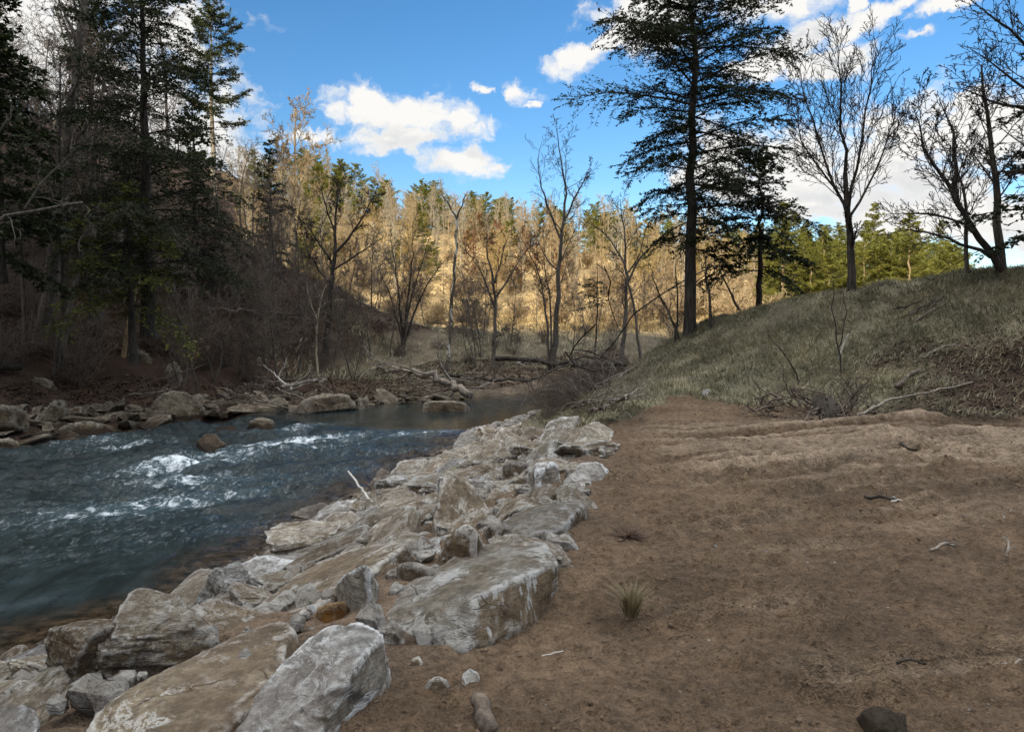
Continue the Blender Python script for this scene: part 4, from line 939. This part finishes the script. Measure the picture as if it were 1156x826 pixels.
# far sunlit wood
FP = dict(rmin=.022, max=3, tip=.3)
FV = [bare_variant(440 + i, [13, 11, 14, 9.5, 12, 13, 10][i], [.15, .13, .17, .13, .11, .16, .13][i], PP(n=[[15, 12, 17, 11, 14, 16, 12][i], 8, 5, 3], t0=[[.45, .25, .5, .2, .62, .4, .3][i], .12, .1, .1], ang=[[34, 52, 30, 58, 40, 44, 50][i], 42, 42, 40], lr=[[.25, .36, .24, .42, .2, .3, .38][i], .46, .5, .5], trop=[.03, [.09, .03, .1, .02, .05, .06, .04][i], .05, .04, .03], **FP), single='bare_tree', mats=([MB_WARM, MB_PALE, MB_PALE, MB_WARM, MB_PALE, MB_WARM, MB_GOLD][i],), forks=2 if i in (3, 6) else 1) for i in range(7)]
wood(lambda: (rr.uniform(255, 870), 0, 77 + 46 * rr.random()), FV, 'bare_tree', 'pale leafless tree in the sunlit wood on the far hillside', 'tree', 'leafless trees on the far hillside', 235, .38, .74, 1.7)
PV = [hemlock(460 + i, 13 + i, 3.4, 3.0 - i, (MB_WARM, ML_PINE), r=.2, dens=3.8, per=32, leaf=.30, lw=.036, droop=-.06, miss=.2, step=.24, as_single='pine_tree') for i in range(2)]
PV2 = [hemlock(465 + i, 10, 3.6, .8, (MB_WARM, ML_PINE), r=.16, dens=4.2, per=34, leaf=.30, lw=.036, droop=-.1, miss=.2, step=.26, as_single='pine_tree', lenf=lambda f, az: 3.3 * max(.06, 1 - f ** 2.2) ** .8) for i in range(3)]
wood(lambda: (rr.uniform(300, 870), 0, rr.uniform(116, 136)), PV2, 'pine_tree', 'yellow-green pine along the ridge of the far hillside', 'pine tree', 'pines along the far ridge', 85, .5, .85, 2.2)
wood(lambda: (rr.uniform(300, 860), 0, rr.uniform(84, 112)), PV2, 'pine_tree', 'yellow-green pine scattered among the leafless trees of the far hillside', 'pine tree', 'pines scattered on the far hillside', 12, .35, .55, 3)
wood(lambda: (rr.uniform(870, 1085), 0, rr.uniform(62, 92)), PV + PV2, 'pine_tree', 'sunlit yellow-green pine beyond the mound on the right', 'pine tree', 'pines beyond the mound', 70, .48, .78, 1.6)
wood(lambda: (rr.uniform(270, 420), 0, rr.uniform(74, 120)), PV + PV2, 'pine_tree', 'pine in the sunlit wood behind the left slope', 'pine tree', 'pines behind the left slope', 7, .5, .8, 4)
RV = [bare_variant(470, 6.5, .08, PP(n=[16, 9, 6, 3], t0=[.2, .12, .1, .1], rmin=.02, max=3), single='bare_tree', mats=(ML_RUST,))]
wood(lambda: (rr.uniform(520, 640), 0, rr.uniform(80, 98)), RV, 'bare_tree', 'reddish budding tree in the sunlit wood across the meadow', 'tree', 'reddish budding trees', 9, .7, 1.2, 2)

# brush
def shrub_mesh(seed, h, n, mat, rmin=.006):
    R = random.Random(seed); out = [[] for _ in range(5)]
    P = PP(n=[0, 7, 5, 3], t0=[.2, .15, .12, .1], wig=[.1, .16, .2, .22, .22], trop=[0, .03, .02, .02, .02], lr=[.4, .45, .5, .5], rmin=rmin, max=3, rr=.6)
    for _ in range(n):
        a = R.random() * 6.28; s = R.uniform(.15, .9)
        branch(R, out, (R.gauss(0, .12) * h, R.gauss(0, .12) * h, -.1), nrm3(math.cos(a) * s, math.sin(a) * s, 1), h * R.uniform(.6, 1.1), .014 * h ** .5, 1, P)
    return tubes(out, 1, 3).mesh('shrub', mat)
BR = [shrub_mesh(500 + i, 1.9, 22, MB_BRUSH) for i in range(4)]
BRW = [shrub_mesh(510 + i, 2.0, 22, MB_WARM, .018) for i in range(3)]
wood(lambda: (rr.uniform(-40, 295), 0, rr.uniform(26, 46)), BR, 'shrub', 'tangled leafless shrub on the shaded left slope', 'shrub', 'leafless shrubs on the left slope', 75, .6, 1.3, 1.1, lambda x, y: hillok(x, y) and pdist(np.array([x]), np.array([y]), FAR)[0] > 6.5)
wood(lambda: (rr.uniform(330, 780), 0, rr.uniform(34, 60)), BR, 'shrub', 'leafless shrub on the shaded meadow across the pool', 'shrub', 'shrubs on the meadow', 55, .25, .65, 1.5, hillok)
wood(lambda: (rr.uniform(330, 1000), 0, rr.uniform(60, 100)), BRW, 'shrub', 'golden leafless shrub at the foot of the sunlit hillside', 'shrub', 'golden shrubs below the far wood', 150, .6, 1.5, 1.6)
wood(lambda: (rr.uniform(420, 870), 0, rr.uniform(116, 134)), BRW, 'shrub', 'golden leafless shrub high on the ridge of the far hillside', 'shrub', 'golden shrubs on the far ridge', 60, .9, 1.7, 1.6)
def nearfoot(x, y):
    s = terrain(np.array([x]), np.array([y]), True)[1]; return (not s['far'][0]) and .25 < s['sd'][0] < 2.6
wood(lambda: (rr.uniform(615, 720), 0, rr.uniform(18.5, 27)), BR, 'shrub', 'low grey twiggy shrub where the mound foot meets the pool', 'shrub', 'shrubs at the mound foot', 42, .3, .6, .35, nearfoot)

# ------------------------------------------------------------------ logs, sticks, stump, tufts
def stick(name, label, pts, r0, r1, mat, cat, h=.03, kn=0, seed=1, group=None, P=None):
    R = random.Random(seed); W = np.array([GP(a, b, (q[0] if q else h)) for a, b, *q in pts]); c = W[0].copy(); W = W - c
    seg = np.r_[0, np.cumsum(np.linalg.norm(np.diff(W, axis=0), axis=1))]; n = max(5, int(seg[-1] / .25)); n = min(n, 24); tt = np.linspace(0, seg[-1], n + 1)
    S = np.stack([np.interp(tt, seg, W[:, k]) for k in range(3)], 1)
    S[1:-1] += np.array([[R.gauss(0, r0 * .5), R.gauss(0, r0 * .5), R.gauss(0, r0 * .5)] for _ in range(n - 1)])
    rad = list(np.linspace(r0, r1, n + 1)); e0 = S[0] - (S[1] - S[0]) * .02; e1 = S[-1] + (S[-1] - S[-2]) * .02
    S = np.vstack([e0, S, e1]); rad = [r0 * .05] + rad + [r1 * .05]
    out = [[] for _ in range(5)]; pts_ = [tuple(v) for v in S]; out[1].append((pts_, rad))
    if kn: kids(R, out, pts_, rad, seg[-1], 1, P or PP(n=[4, 5, 3, 2], wig=[.1, .2, .25, .25, .25], rmin=max(.003, r1 * .3), lr=[.3, .4, .45, .5], trop=[0, 0, .02, .02, .02]), n=kn)
    return tag(link(name, tubes(out, 1, 4).mesh(name, mat), c), label, cat, group)
stick('fallen_log', 'long fallen tree sloping into the pool with its bare boughs spread left', [(532, 446, .25), (505, 432, .6), (470, 420, .9), (425, 416, .8)], .17, .05, MB_DRIFT, 'fallen log', kn=16, seed=61)
stick('fallen_log', 'thin dark fallen trunk lying level on the far bank behind the dead tree', [(505, 424, .3), (545, 428, .35), (598, 430, .3)], .1, .05, MB_DARK, 'fallen log', kn=6, seed=62)
stick('fallen_log', 'dark fallen trunk across the meadow foot behind the twin-trunked tree', [(560, 405, .3), (640, 411, .35), (705, 412, .4)], .14, .07, MB_DARK, 'fallen log', kn=5, seed=63)
stick('fallen_log', 'leaning dead trunk on the shaded slope below the broad dark tree', [(235, 348, .6), (300, 352, .5), (350, 362, .3)], .12, .06, MB_BRUSH, 'fallen log', kn=6, seed=64)
stick('fallen_log', 'thick dark log poking in from the left edge of the far bank', [(-20, 416, .4), (24, 414, .35)], .16, .13, MB_DARK, 'fallen log', kn=0, seed=65)
stick('fallen_branch', 'bleached forked driftwood branch on the far bank by the rapids', [(330, 440, .3), (318, 430, .5), (305, 418, .7), (298, 412, .9)], .05, .02, MB_WHITE, 'driftwood', kn=4, seed=66)
stick('fallen_branch', 'pale thick driftwood limb lying along the ledge by the pool', [(318, 437, .4), (345, 432, .45), (368, 429, .4)], .09, .05, MB_DRIFT, 'driftwood', kn=5, seed=67)
stick('fallen_branch', 'white bare branch lying on the meadow behind the pool', [(584, 410, .15), (598, 404, .25)], .05, .03, MB_WHITE, 'branch', kn=2, seed=68)
rp = random.Random(70)
for i in range(26):
    cx, cy = (rp.uniform(120, 290), rp.uniform(425, 455)) if i < 9 else ((rp.uniform(270, 340), rp.uniform(425, 455)) if i < 15 else (rp.uniform(400, 540), rp.uniform(420, 450)))
    a = rp.uniform(-.5, .5); l = rp.uniform(20, 60)
    zone_ = 'below the standing trunks' if i < 9 else ('beside the rapids' if i < 15 else 'around the fallen tree')
    stick('fallen_branch', f'grey dead branch tangled in the driftwood {zone_} on the far bank', [(cx, cy, .25), (cx + l * .5, cy - l * a * .5, .45), (cx + l, cy - l * a, .3)], .035, .012, MB_DRIFT if rp.random() < .6 else MB_BRUSH, 'branch', kn=7, seed=71 + i, group=f'driftwood branches {zone_}')
for i in range(14):
    cx, cy = rp.uniform(640, 690), rp.uniform(425, 470); a = rp.uniform(.1, .8); l = rp.uniform(20, 50)
    stick('fallen_branch', 'grey dead branch in the brush at the foot of the mound by the pool', [(cx, cy, .15), (cx + l * .5, cy - l * a * .5, .4), (cx + l, cy - l * a, .3)], .03, .01, MB_DRIFT if rp.random() < .5 else MB_BRUSH, 'branch', kn=8, seed=101 + i, group='dead branches at the mound foot')
stick('fallen_branch', 'long grey stick lying on the mound slope right of the stump', [(968, 468, .10), (1000, 452, .16), (1050, 442, .16), (1098, 431, .10)], .028, .014, MB_DRIFT, 'stick', kn=3, seed=121)
stick('fallen_branch', 'short pale stick hooked down from the low end of the long grey stick', [(968, 468, .1), (972, 480, .02)], .016, .01, MB_DRIFT, 'stick', seed=122)
stick('fallen_branch', 'white broken stick standing in the grass above the stump', [(946, 405, .05), (952, 390, .3), (958, 377, .5)], .022, .012, MB_WHITE, 'stick', kn=1, seed=123)
stick('fallen_branch', 'grey curved branch in the grass near the leaf patch', [(1040, 405, .08), (1060, 392, .12), (1095, 388, .08)], .02, .01, MB_DRIFT, 'stick', kn=2, seed=124)
stick('fallen_branch', 'short grey log end lying in the grass right of the stump', [(1012, 436, .08), (1028, 424, .10), (1038, 418, .10)], .045, .04, MB_BRUSH, 'log', seed=125)
for i, (a, b_, c_, d_) in enumerate([(1010, 362, 1050, 345), (1020, 358, 1062, 338), (1030, 365, 1068, 342), (1008, 350, 1040, 340), (1045, 352, 1066, 332)]):
    stick('fallen_branch', 'weathered branch in the small dark heap high on the mound', [(a, b_, .05), ((a + c_) / 2, (b_ + d_) / 2, .14), (c_, d_, .12)], .028, .012, MB_DARK if i % 2 else MB_BRUSH, 'branch', kn=6, seed=131 + i, group='branches in the heap on the mound')
stick('fallen_branch', 'dark crooked root sticking out of the dirt by the spoil ridge', [(1012, 487, .05), (1016, 498, .08), (1030, 509, .05), (1036, 508, .03)], .026, .012, MB_DARK, 'root', kn=2, seed=141)
stick('fallen_branch', 'dark stick lying on the raked dirt', [(976, 560, .03), (1000, 562, .04), (1018, 566, .03)], .018, .01, MB_DARK, 'stick', kn=1, seed=142)
stick('fallen_branch', 'tiny bleached splinter beside the dark stick on the raked dirt', [(1006, 566, .02), (1026, 564, .03)], .012, .006, MB_WHITE, 'stick', seed=143)
stick('fallen_branch', 'little dark upright twig in the dirt right of the dark stick', [(1048, 563, .01), (1042, 552, .08)], .01, .006, MB_DARK, 'stick', seed=144)
stick('fallen_branch', 'short brown stick with a pale end on the dirt at the right', [(1050, 621, .02), (1064, 614, .05), (1078, 615, .03)], .014, .008, MB_DRIFT, 'stick', kn=2, seed=145)
stick('fallen_branch', 'thin dry straw lying on the dirt below the grass tuft', [(612, 740, .01), (636, 734, .02)], .004, .003, MB_WHITE, 'straw', seed=146)
stick('fallen_branch', 'curved dark root showing in the dirt near the bottom right rock', [(1012, 748, .01), (1028, 743, .04), (1046, 749, .01)], .008, .005, MB_DARK, 'root', seed=147)
stick('fallen_branch', 'pale twig on the dirt at the lower right edge', [(1130, 750, .01), (1145, 749, .03), (1154, 744, .03)], .008, .004, MB_DRIFT, 'twig', seed=148)
stick('fallen_branch', 'brown wood chunk sticking up from the dirt at the bottom edge', [(538, 788, .06), (546, 806, .05), (556, 830, .0)], .035, .045, MB_BRUSH, 'wood', seed=149)
stick('fallen_branch', 'white peeled stick propped on the riprap by the water', [(393, 532, .35), (405, 548, .25), (420, 566, .12)], .022, .018, MB_WHITE, 'stick', seed=150)
stick('fallen_branch', 'short twig with tangled roots on the dirt at the right edge', [(1136, 628, .01), (1140, 612, .07), (1132, 606, .06)], .01, .005, MB_DRIFT, 'twig', kn=4, seed=151)
# stump with torn roots
def stump():
    o = link('stump', None, GP(933, 470)); tag(o, 'dark torn stump with tangled roots at the foot of the mound', 'stump')
    R = random.Random(160); t = Tubes(); P_ = [(0, 0.05, -.15), (0.03, .05, .05), (0.0, .1, .16), (-.06, .14, .26), (-.1, .16, .31), (-.1, .16, .32)]
    t.add(P_, [.34, .25, .19, .14, .08, .02], 9); link('trunk', t.mesh('trunk', MB_DARK), parent=o)
    out = [[] for _ in range(5)]
    for i in range(44):
        a = R.random() * 6.28; x0, y0 = math.cos(a) * R.uniform(.1, .9), math.sin(a) * .3
        branch(R, out, (x0, y0, R.uniform(-.05, .3)), nrm3(math.cos(a) * 1, math.sin(a) * .6 - .2, R.uniform(-.1, .7)), R.uniform(.4, 1.0), R.uniform(.012, .035), 1, PP(n=[0, 5, 4, 2], wig=[.2, .35, .35, .3, .3], trop=[0] * 5, rmin=.005, max=3))
    link('root', tubes(out, 1, 3).mesh('root', MB_BRUSH), parent=o)
stump()
def tuft(name, label, loc, n, h, mat, seed, spread=.4):
    r = np.random.default_rng(seed); a = r.random(n) * 6.28; ln = h * r.uniform(.5, 1.1, n); le = spread * r.random(n) ** .6
    rad = r.random(n) * .035; b0 = np.stack([np.cos(a) * rad, np.sin(a) * rad, np.full(n, -.01)], 1)
    d = np.stack([np.cos(a) * le, np.sin(a) * le, np.ones(n)], 1); w = np.stack([-np.sin(a), np.cos(a), np.zeros(n)], 1) * .0035
    m1 = b0 + d * (ln * .5)[:, None]; t1 = m1 + (d * [1.9, 1.9, .45]) * (ln * .5)[:, None]
    V = np.stack([b0 - w, b0 + w, m1 + w, m1 - w, t1], 1).reshape(-1, 3); k = np.arange(n) * 5
    return tag(link(name, mesh(name, V, np.stack([k, k + 1, k + 2, k + 3], 1), np.stack([k + 3, k + 2, k + 4], 1), mats=[mat]), loc), label, 'grass tuft')
tuft('grass_tuft', 'upright straw-coloured grass tuft growing in the bare dirt', GP(713, 694), 150, .25, ML_STRAW, 171, .55)
tuft('grass_tuft', 'dark flattened tuft of roots on the dirt above the straw-coloured tuft', GP(710, 608), 200, .10, ML_LITTER, 172, 1.6)

# ------------------------------------------------------------------ ground cover (uncountable)
def hz(x, y):
    z = terrain(x, y); n_ = fbm2(x * 0.9, y * 0.9, 21, 5); return z, n_
def blades(name, label, x, y, z, h, w, mat, seed, lean=.5):
    r = np.random.default_rng(seed); n = len(x); a = r.random(n) * 6.28
    ln = h * r.uniform(.5, 1.3, n); b0 = np.stack([x, y, z - .02], 1)
    le = lean * r.uniform(.2, 1.4, n); d = np.stack([np.cos(a) * le, np.sin(a) * le, np.ones(n)], 1); d /= np.linalg.norm(d, axis=1, keepdims=True)
    wv = np.stack([-np.sin(a + .7), np.cos(a + .7), np.zeros(n)], 1) * w
    m1 = b0 + d * (ln * .55)[:, None]; t1 = m1 + d * [1.7, 1.7, .35] * (ln * .45)[:, None]
    V = np.stack([b0 - wv, b0 + wv, m1 + wv * .7, m1 - wv * .7, t1], 1).reshape(-1, 3); k = np.arange(n) * 5
    return tag(link(name, mesh(name, V, np.stack([k, k + 1, k + 2, k + 3], 1), np.stack([k + 3, k + 2, k + 4], 1), mats=[mat])), label, 'grass', kind='stuff')
r = np.random.default_rng(9)
n = 420000
x = r.uniform(0.8, 17, n); y = r.uniform(9, 26, n)
z, kk = terrain(x, y, True); n_ = fbm2(x * 0.9, y * 0.9, 21, 5)
clump = fbm2(x * 1.7, y * 1.7, 91, 4)
lp = ((x - 9.7) / 3.1) ** 2 + ((y - 12.3) / 2.3) ** 2 - 1 + 0.6 * n_
ok = (~kk['far']) & (kk['F'] - y + .55 * n_ < -.05) & (kk['sd'] > 1.3) & (y < kk['K'] + 4) & (r.random(n) < .55 + .5 * clump) & ((lp > .1) | (r.random(n) < .22))
ok &= np.abs(x) < y * .78
x, y = x[ok], y[ok]; z = z[ok] + 0.10 * fbm2(x * 0.8, y * 0.8, 45, 4) + 0.03 * fbm2(x * 4, y * 4, 47, 3)
blades('grass', 'short faded winter grass covering the mound', x, y, z, .20, .008, ML_GRASS, 92, 1.2)
n = 90000
x = r.uniform(-12, 45, n); y = r.uniform(33, 76, n); z, kk = terrain(x, y, True)
ok = (np.where(kk['inT'], -1, 1) * kk['dT'] > -9) & kk['far'] & (kk['sd'] > 3) & (r.random(n) < .5 + .6 * fbm2(x * .4, y * .4, 93, 3)) & (np.abs(x) < y * .72)
x, y, z = x[ok], y[ok], z[ok]; lit = y + .55 * x > 55  # blade colour follows the shadow edge, sun and shade painted in
blades('grass', 'tall dry grass in sunlit gold on the sunlit part of the meadow', x[lit], y[lit], z[lit], .6, .03, ML_DRY, 94, .7)
blades('grass', 'faded grass in shaded grey on the shaded part of the meadow', x[~lit], y[~lit], z[~lit], .38, .02, ML_GRASS, 95, .9)
def litter(name, label, x, y, z, size, mat, seed, cat):
    r = np.random.default_rng(seed); n = len(x); c = np.stack([x, y, z + .015], 1)
    a = r.normal(0, 1, (n, 3)); a[:, 2] *= .35; a /= np.linalg.norm(a, axis=1, keepdims=True); b_ = np.cross(a, r.normal(0, .35, (n, 3)) + [0, 0, 1]); b_ /= np.linalg.norm(b_, axis=1, keepdims=True)
    s = (size * r.uniform(.5, 1.3, n))[:, None]
    V = np.stack([c - a * s, c + b_ * s * .5, c + a * s, c - b_ * s * .5], 1).reshape(-1, 3)
    return tag(link(name, mesh(name, V, np.arange(4 * n).reshape(-1, 4), mats=[mat])), label, cat, kind='stuff')
n = 230000
x = r.uniform(-30, 6, n); y = r.uniform(17, 50, n); z, kk = terrain(x, y, True)
ok = kk['far'] & (kk['sd'] > .9) & ((kk['sd'] < 7) | (kk['inT'] & (kk['dT'] > 4))); x, y, z, s_ = x[ok], y[ok], z[ok], kk['sd'][ok]
z = z + 0.12 * fbm2(x * 0.9, y * 0.9, 55, 4) + 0.3 * sst(3, 12, s_) * fbm2(x * 0.25, y * 0.25, 57, 3)
litter('fallen_leaves', 'brown dead leaves covering the shaded far bank', x, y, z, .065, ML_LITTER, 96, 'leaf litter')
n = 26000
x = r.uniform(6, 14, n); y = r.uniform(8.5, 15.5, n); z, kk = terrain(x, y, True); n_ = fbm2(x * 0.9, y * 0.9, 21, 5)
ok = (((x - 9.7) / 3.1) ** 2 + ((y - 12.3) / 2.3) ** 2 - 1 + 0.6 * n_ < .3) & (kk['F'] - y + .55 * n_ < .1); x, y, z = x[ok], y[ok], z[ok]
z = z + 0.10 * fbm2(x * 0.8, y * 0.8, 45, 4) + 0.03 * fbm2(x * 4, y * 4, 47, 3)
litter('fallen_leaves', 'dark brown dead leaves on the right part of the mound', x, y, z, .032, ML_BROWN, 97, 'leaf litter')
# pebbles and clods in the dirt, rubble between the riprap
def gravel(name, label, x, y, z, s, mat, seed):
    r = np.random.default_rng(seed); D, T = ico(1); n = len(x)
    sc = s[:, None, None] * r.uniform(.6, 1.2, (n, 1, 3)) * np.array([1, 1, .85])
    V = (D[None] * (1 + r.normal(0, .16, (n, len(D), 1)))) * sc + np.stack([x, y, z], 1)[:, None]
    T2 = (T[None] + (np.arange(n) * len(D))[:, None, None]).reshape(-1, 3)
    return tag(link(name, mesh(name, V.reshape(-1, 3), tris=T2, mats=[mat], smooth=False)), label, 'gravel', kind='stuff')
from mathutils.bvhtree import BVHTree
gd = {nm: bpy.data.objects[nm] for nm in ('dirt_ground', 'river_bank')}
def ground_z(o, x, y):
    m = o.data; vs = np.empty(len(m.vertices) * 3, np.float32); m.vertices.foreach_get('co', vs); vs = vs.reshape(-1, 3)
    key = np.lexsort((vs[:, 0], vs[:, 1])); 
    from mathutils.kdtree import KDTree
    kd = KDTree(len(vs)); [kd.insert((float(p[0]), float(p[1]), 0), i) for i, p in enumerate(vs)]; kd.balance()
    return np.array([vs[kd.find((float(a), float(b_), 0))[1], 2] for a, b_ in zip(x, y)])
n = 9000
x = r.uniform(-1.5, 8, n); y = 2.3 + 11 * r.random(n) ** 1.5
ok = (x > np.interp(y, EDGE_Y, EDGE_X) + .1) & (y < foot(x) - .2) & (np.abs(x) < y * .75 + .3); x, y = x[ok], y[ok]
zg = ground_z(gd['dirt_ground'], x, y); s = .003 + .015 * r.random(len(x)) ** 4
pal = r.random(len(x)) < .05
gravel('gravel', 'pale grit scattered over the dirt clearing', x[pal], y[pal], zg[pal], s[pal] * .9, MR_WHITE, 98)
b_ = NB('soil_clod'); MCLOD = b_.out(b_.mix(b_.noise(b_.objco(), 9, 4), (0.125, 0.088, 0.06), (0.21, 0.152, 0.104)), 0.95, b_.bump(b_.noise(b_.objco(), 60, 4, .7), 1.0, .02))
gravel('dirt_clods', 'crumbled soil clods scattered over the dirt clearing', x[~pal], y[~pal], zg[~pal], s[~pal] * 1.05, MCLOD, 99)
n = 2600
y = 3 + 22 * r.random(n) ** 1.1; f = r.random(n); xw = np.interp(y, [2, 6.6, 9.5, 13.5, 20.3, 25.6], [-8, -4.7, -3.4, -2.75, -1, 1.9]); xe = np.interp(y, EDGE_Y, EDGE_X)
x = xw - .3 + f * (xe - xw + .3); z = terrain(x, y)
gravel('rubble', 'broken stone chips filling the gaps of the riprap', x, y, z + .03, .03 + .09 * r.random(n) ** 2, MR_PALE, 100)

# ------------------------------------------------------------------ sky, sun, camera
SAZ = math.atan2(-SUNH[0], -SUNH[1])           # azimuth of the sun from +Y towards +X
w = NB('World', True); SC.world = w.m
sky = w.n('ShaderNodeTexSky', sky_type='NISHITA', sun_disc=False, sun_elevation=SUN_EL, sun_rotation=SAZ, altitude=400, air_density=1.0, dust_density=0.6, ozone_density=2.2)
g = w.n('ShaderNodeTexCoord').outputs['Generated']
sx = w.n('ShaderNodeSeparateXYZ', i={0: g}).outputs
az = w.math('ARCTAN2', sx[0], sx[1]); el = w.math('ARCSINE', sx[2])
ae = w.n('ShaderNodeCombineXYZ', i={0: az, 1: el, 2: 0.0}).outputs[0]
wn = w.n('ShaderNodeTexNoise', i={'Vector': ae, 'Scale': 26.0, 'Detail': 6.0, 'Roughness': 0.65}).outputs['Color']
aw = w.vmath('ADD', ae, w.vmath('MULTIPLY', w.vmath('SUBTRACT', wn, (.5, .5, .5)), (0.055, 0.040, 0.0)))
def azel(px, py):
    r_ = ray(px, py); r_ /= np.linalg.norm(r_); return math.atan2(r_[0], r_[1]), math.asin(r_[2])
CL = [(418, 124, 46, 27, 0), (466, 131, 74, 27, -8), (520, 142, 42, 16, -10), (450, 156, 74, 17, 4), (518, 182, 46, 17, -12), (580, 103, 30, 14, -12), (603, 120, 9, 5, 0), (548, 100, 10, 5, 0),
      (735, 12, 75, 42, 10), (662, 60, 40, 16, 14), (690, 45, 50, 22, 20), (880, 2, 70, 24, 5), (915, 38, 60, 16, 4), (990, 18, 75, 10, 18), (1037, 35, 22, 6, 6), (968, 3, 12, 6, 0),
      (860, 72, 45, 16, 5), (935, 70, 55, 14, 3), (1000, 178, 150, 48, 6), (900, 200, 130, 55, -4), (1110, 160, 110, 55, 10), (800, 190, 70, 26, 10), (930, 225, 120, 26, 2), (1080, 250, 130, 40, 0),
      (120, 110, 130, 100, 0), (345, 155, 40, 10, 0), (20, 60, 140, 90, 0), (225, 160, 60, 40, 0), (1090, -5, 60, 8, 10)]
def density(shift):
    ns = w.noise(w.mapping(aw, loc=shift, sc=(1, 1.35, 1)), 13.0, 9, 0.60, 0.2)
    best = None
    for px, py, rx, ry, tl in CL:
        a0, e0 = azel(px, py)
        mp = w.mapping(aw, (a0 + shift[0], e0 + shift[1], 0), (0, 0, math.radians(tl)), (rx / FPX * 1.0, ry / FPX, 1), 'TEXTURE')
        dd = w.math('SUBTRACT', 1.0, w.vmath('LENGTH', mp))
        best = dd if best is None else w.math('SMOOTH_MAX', best, dd, 0.35) if False else w.math('MAXIMUM', best, dd)
    # only the visible clouds; unseen fill clouds are added after this
    return w.math('ADD', w.math('MAXIMUM', best, -1.2), w.math('MULTIPLY', w.math('SUBTRACT', ns, 0.5), 3.3))
d1 = density((0, 0, 0)); d2 = density((0.022, -0.035, 0))
alpha = w.ss(-0.20, 0.50, d1)
els = w.noise(w.mapping(g, loc=(.7, .2, 0), sc=(1, 1, 2.2)), 1.9, 8, 0.58)
fill_clouds = w.math('MULTIPLY', w.ss(0.38, 0.54, els), w.math('MAXIMUM', w.math('MULTIPLY', w.ss(0.25, -0.35, sx[1]), 0.35), w.ss(0.55, 0.80, sx[2])))  # unseen clouds, mostly overhead, added as fill light for the shaded foreground
alpha = w.math('MAXIMUM', alpha, fill_clouds)
shade = w.ss(-0.45, 0.40, w.math('SUBTRACT', d1, d2))
thick = w.ss(0.2, 1.3, d1)
lum = w.math('SUBTRACT', 1.0, w.math('MULTIPLY', w.math('SUBTRACT', 1.0, shade), w.math('ADD', 0.12, w.math('MULTIPLY', thick, 0.42))))
up = w.ss(0.62, 0.95, sx[2])
ccol = w.mix(lum, (0.30, 0.36, 0.47), (1.0, 0.985, 0.95))
skyb = w.n('ShaderNodeBackground', i={'Color': sky.outputs[0], 'Strength': 0.15})
hs = w.n('ShaderNodeHueSaturation', i={'Saturation': 1.28, 'Value': 1.2, 'Color': sky.outputs[0]})
w.t.links.new(hs.outputs[0], skyb.inputs['Color'])
cb = w.n('ShaderNodeBackground', i={'Color': ccol, 'Strength': w.math('ADD', 0.98, w.math('MULTIPLY', fill_clouds, 4.2))})  # added fill clouds shine far brighter than the visible ones
mx = w.n('ShaderNodeMixShader', i={0: alpha, 1: skyb.outputs[0], 2: cb.outputs[0]})
w.n('ShaderNodeOutputWorld', i={0: mx.outputs[0]})

sl = bpy.data.lights.new('sun', 'SUN'); sl.energy = 5.0; sl.angle = math.radians(0.5); sl.color = (1.0, 0.89, 0.71)
so = link('sun', sl, (0, 0, 60))
dirv = Vector((SUNH[0] * math.cos(SUN_EL), SUNH[1] * math.cos(SUN_EL), -math.sin(SUN_EL)))
so.rotation_euler = dirv.to_track_quat('-Z', 'Y').to_euler()
cam = bpy.data.cameras.new('camera'); cam.sensor_width = 36; cam.lens = 36 * FPX / 1156; cam.clip_end = 2000; cam.clip_start = .1
co = link('camera', cam, (0, 0, EYE), (math.radians(90) - PITCH, 0, 0)); SC.camera = co
SC.view_settings.view_transform = 'Standard'; SC.view_settings.look = 'None'; SC.view_settings.exposure = 0
cy = SC.cycles; cy.max_bounces = 5; cy.diffuse_bounces = 3; cy.glossy_bounces = 2; cy.transmission_bounces = 2; cy.transparent_max_bounces = 4
cy.use_denoising = True
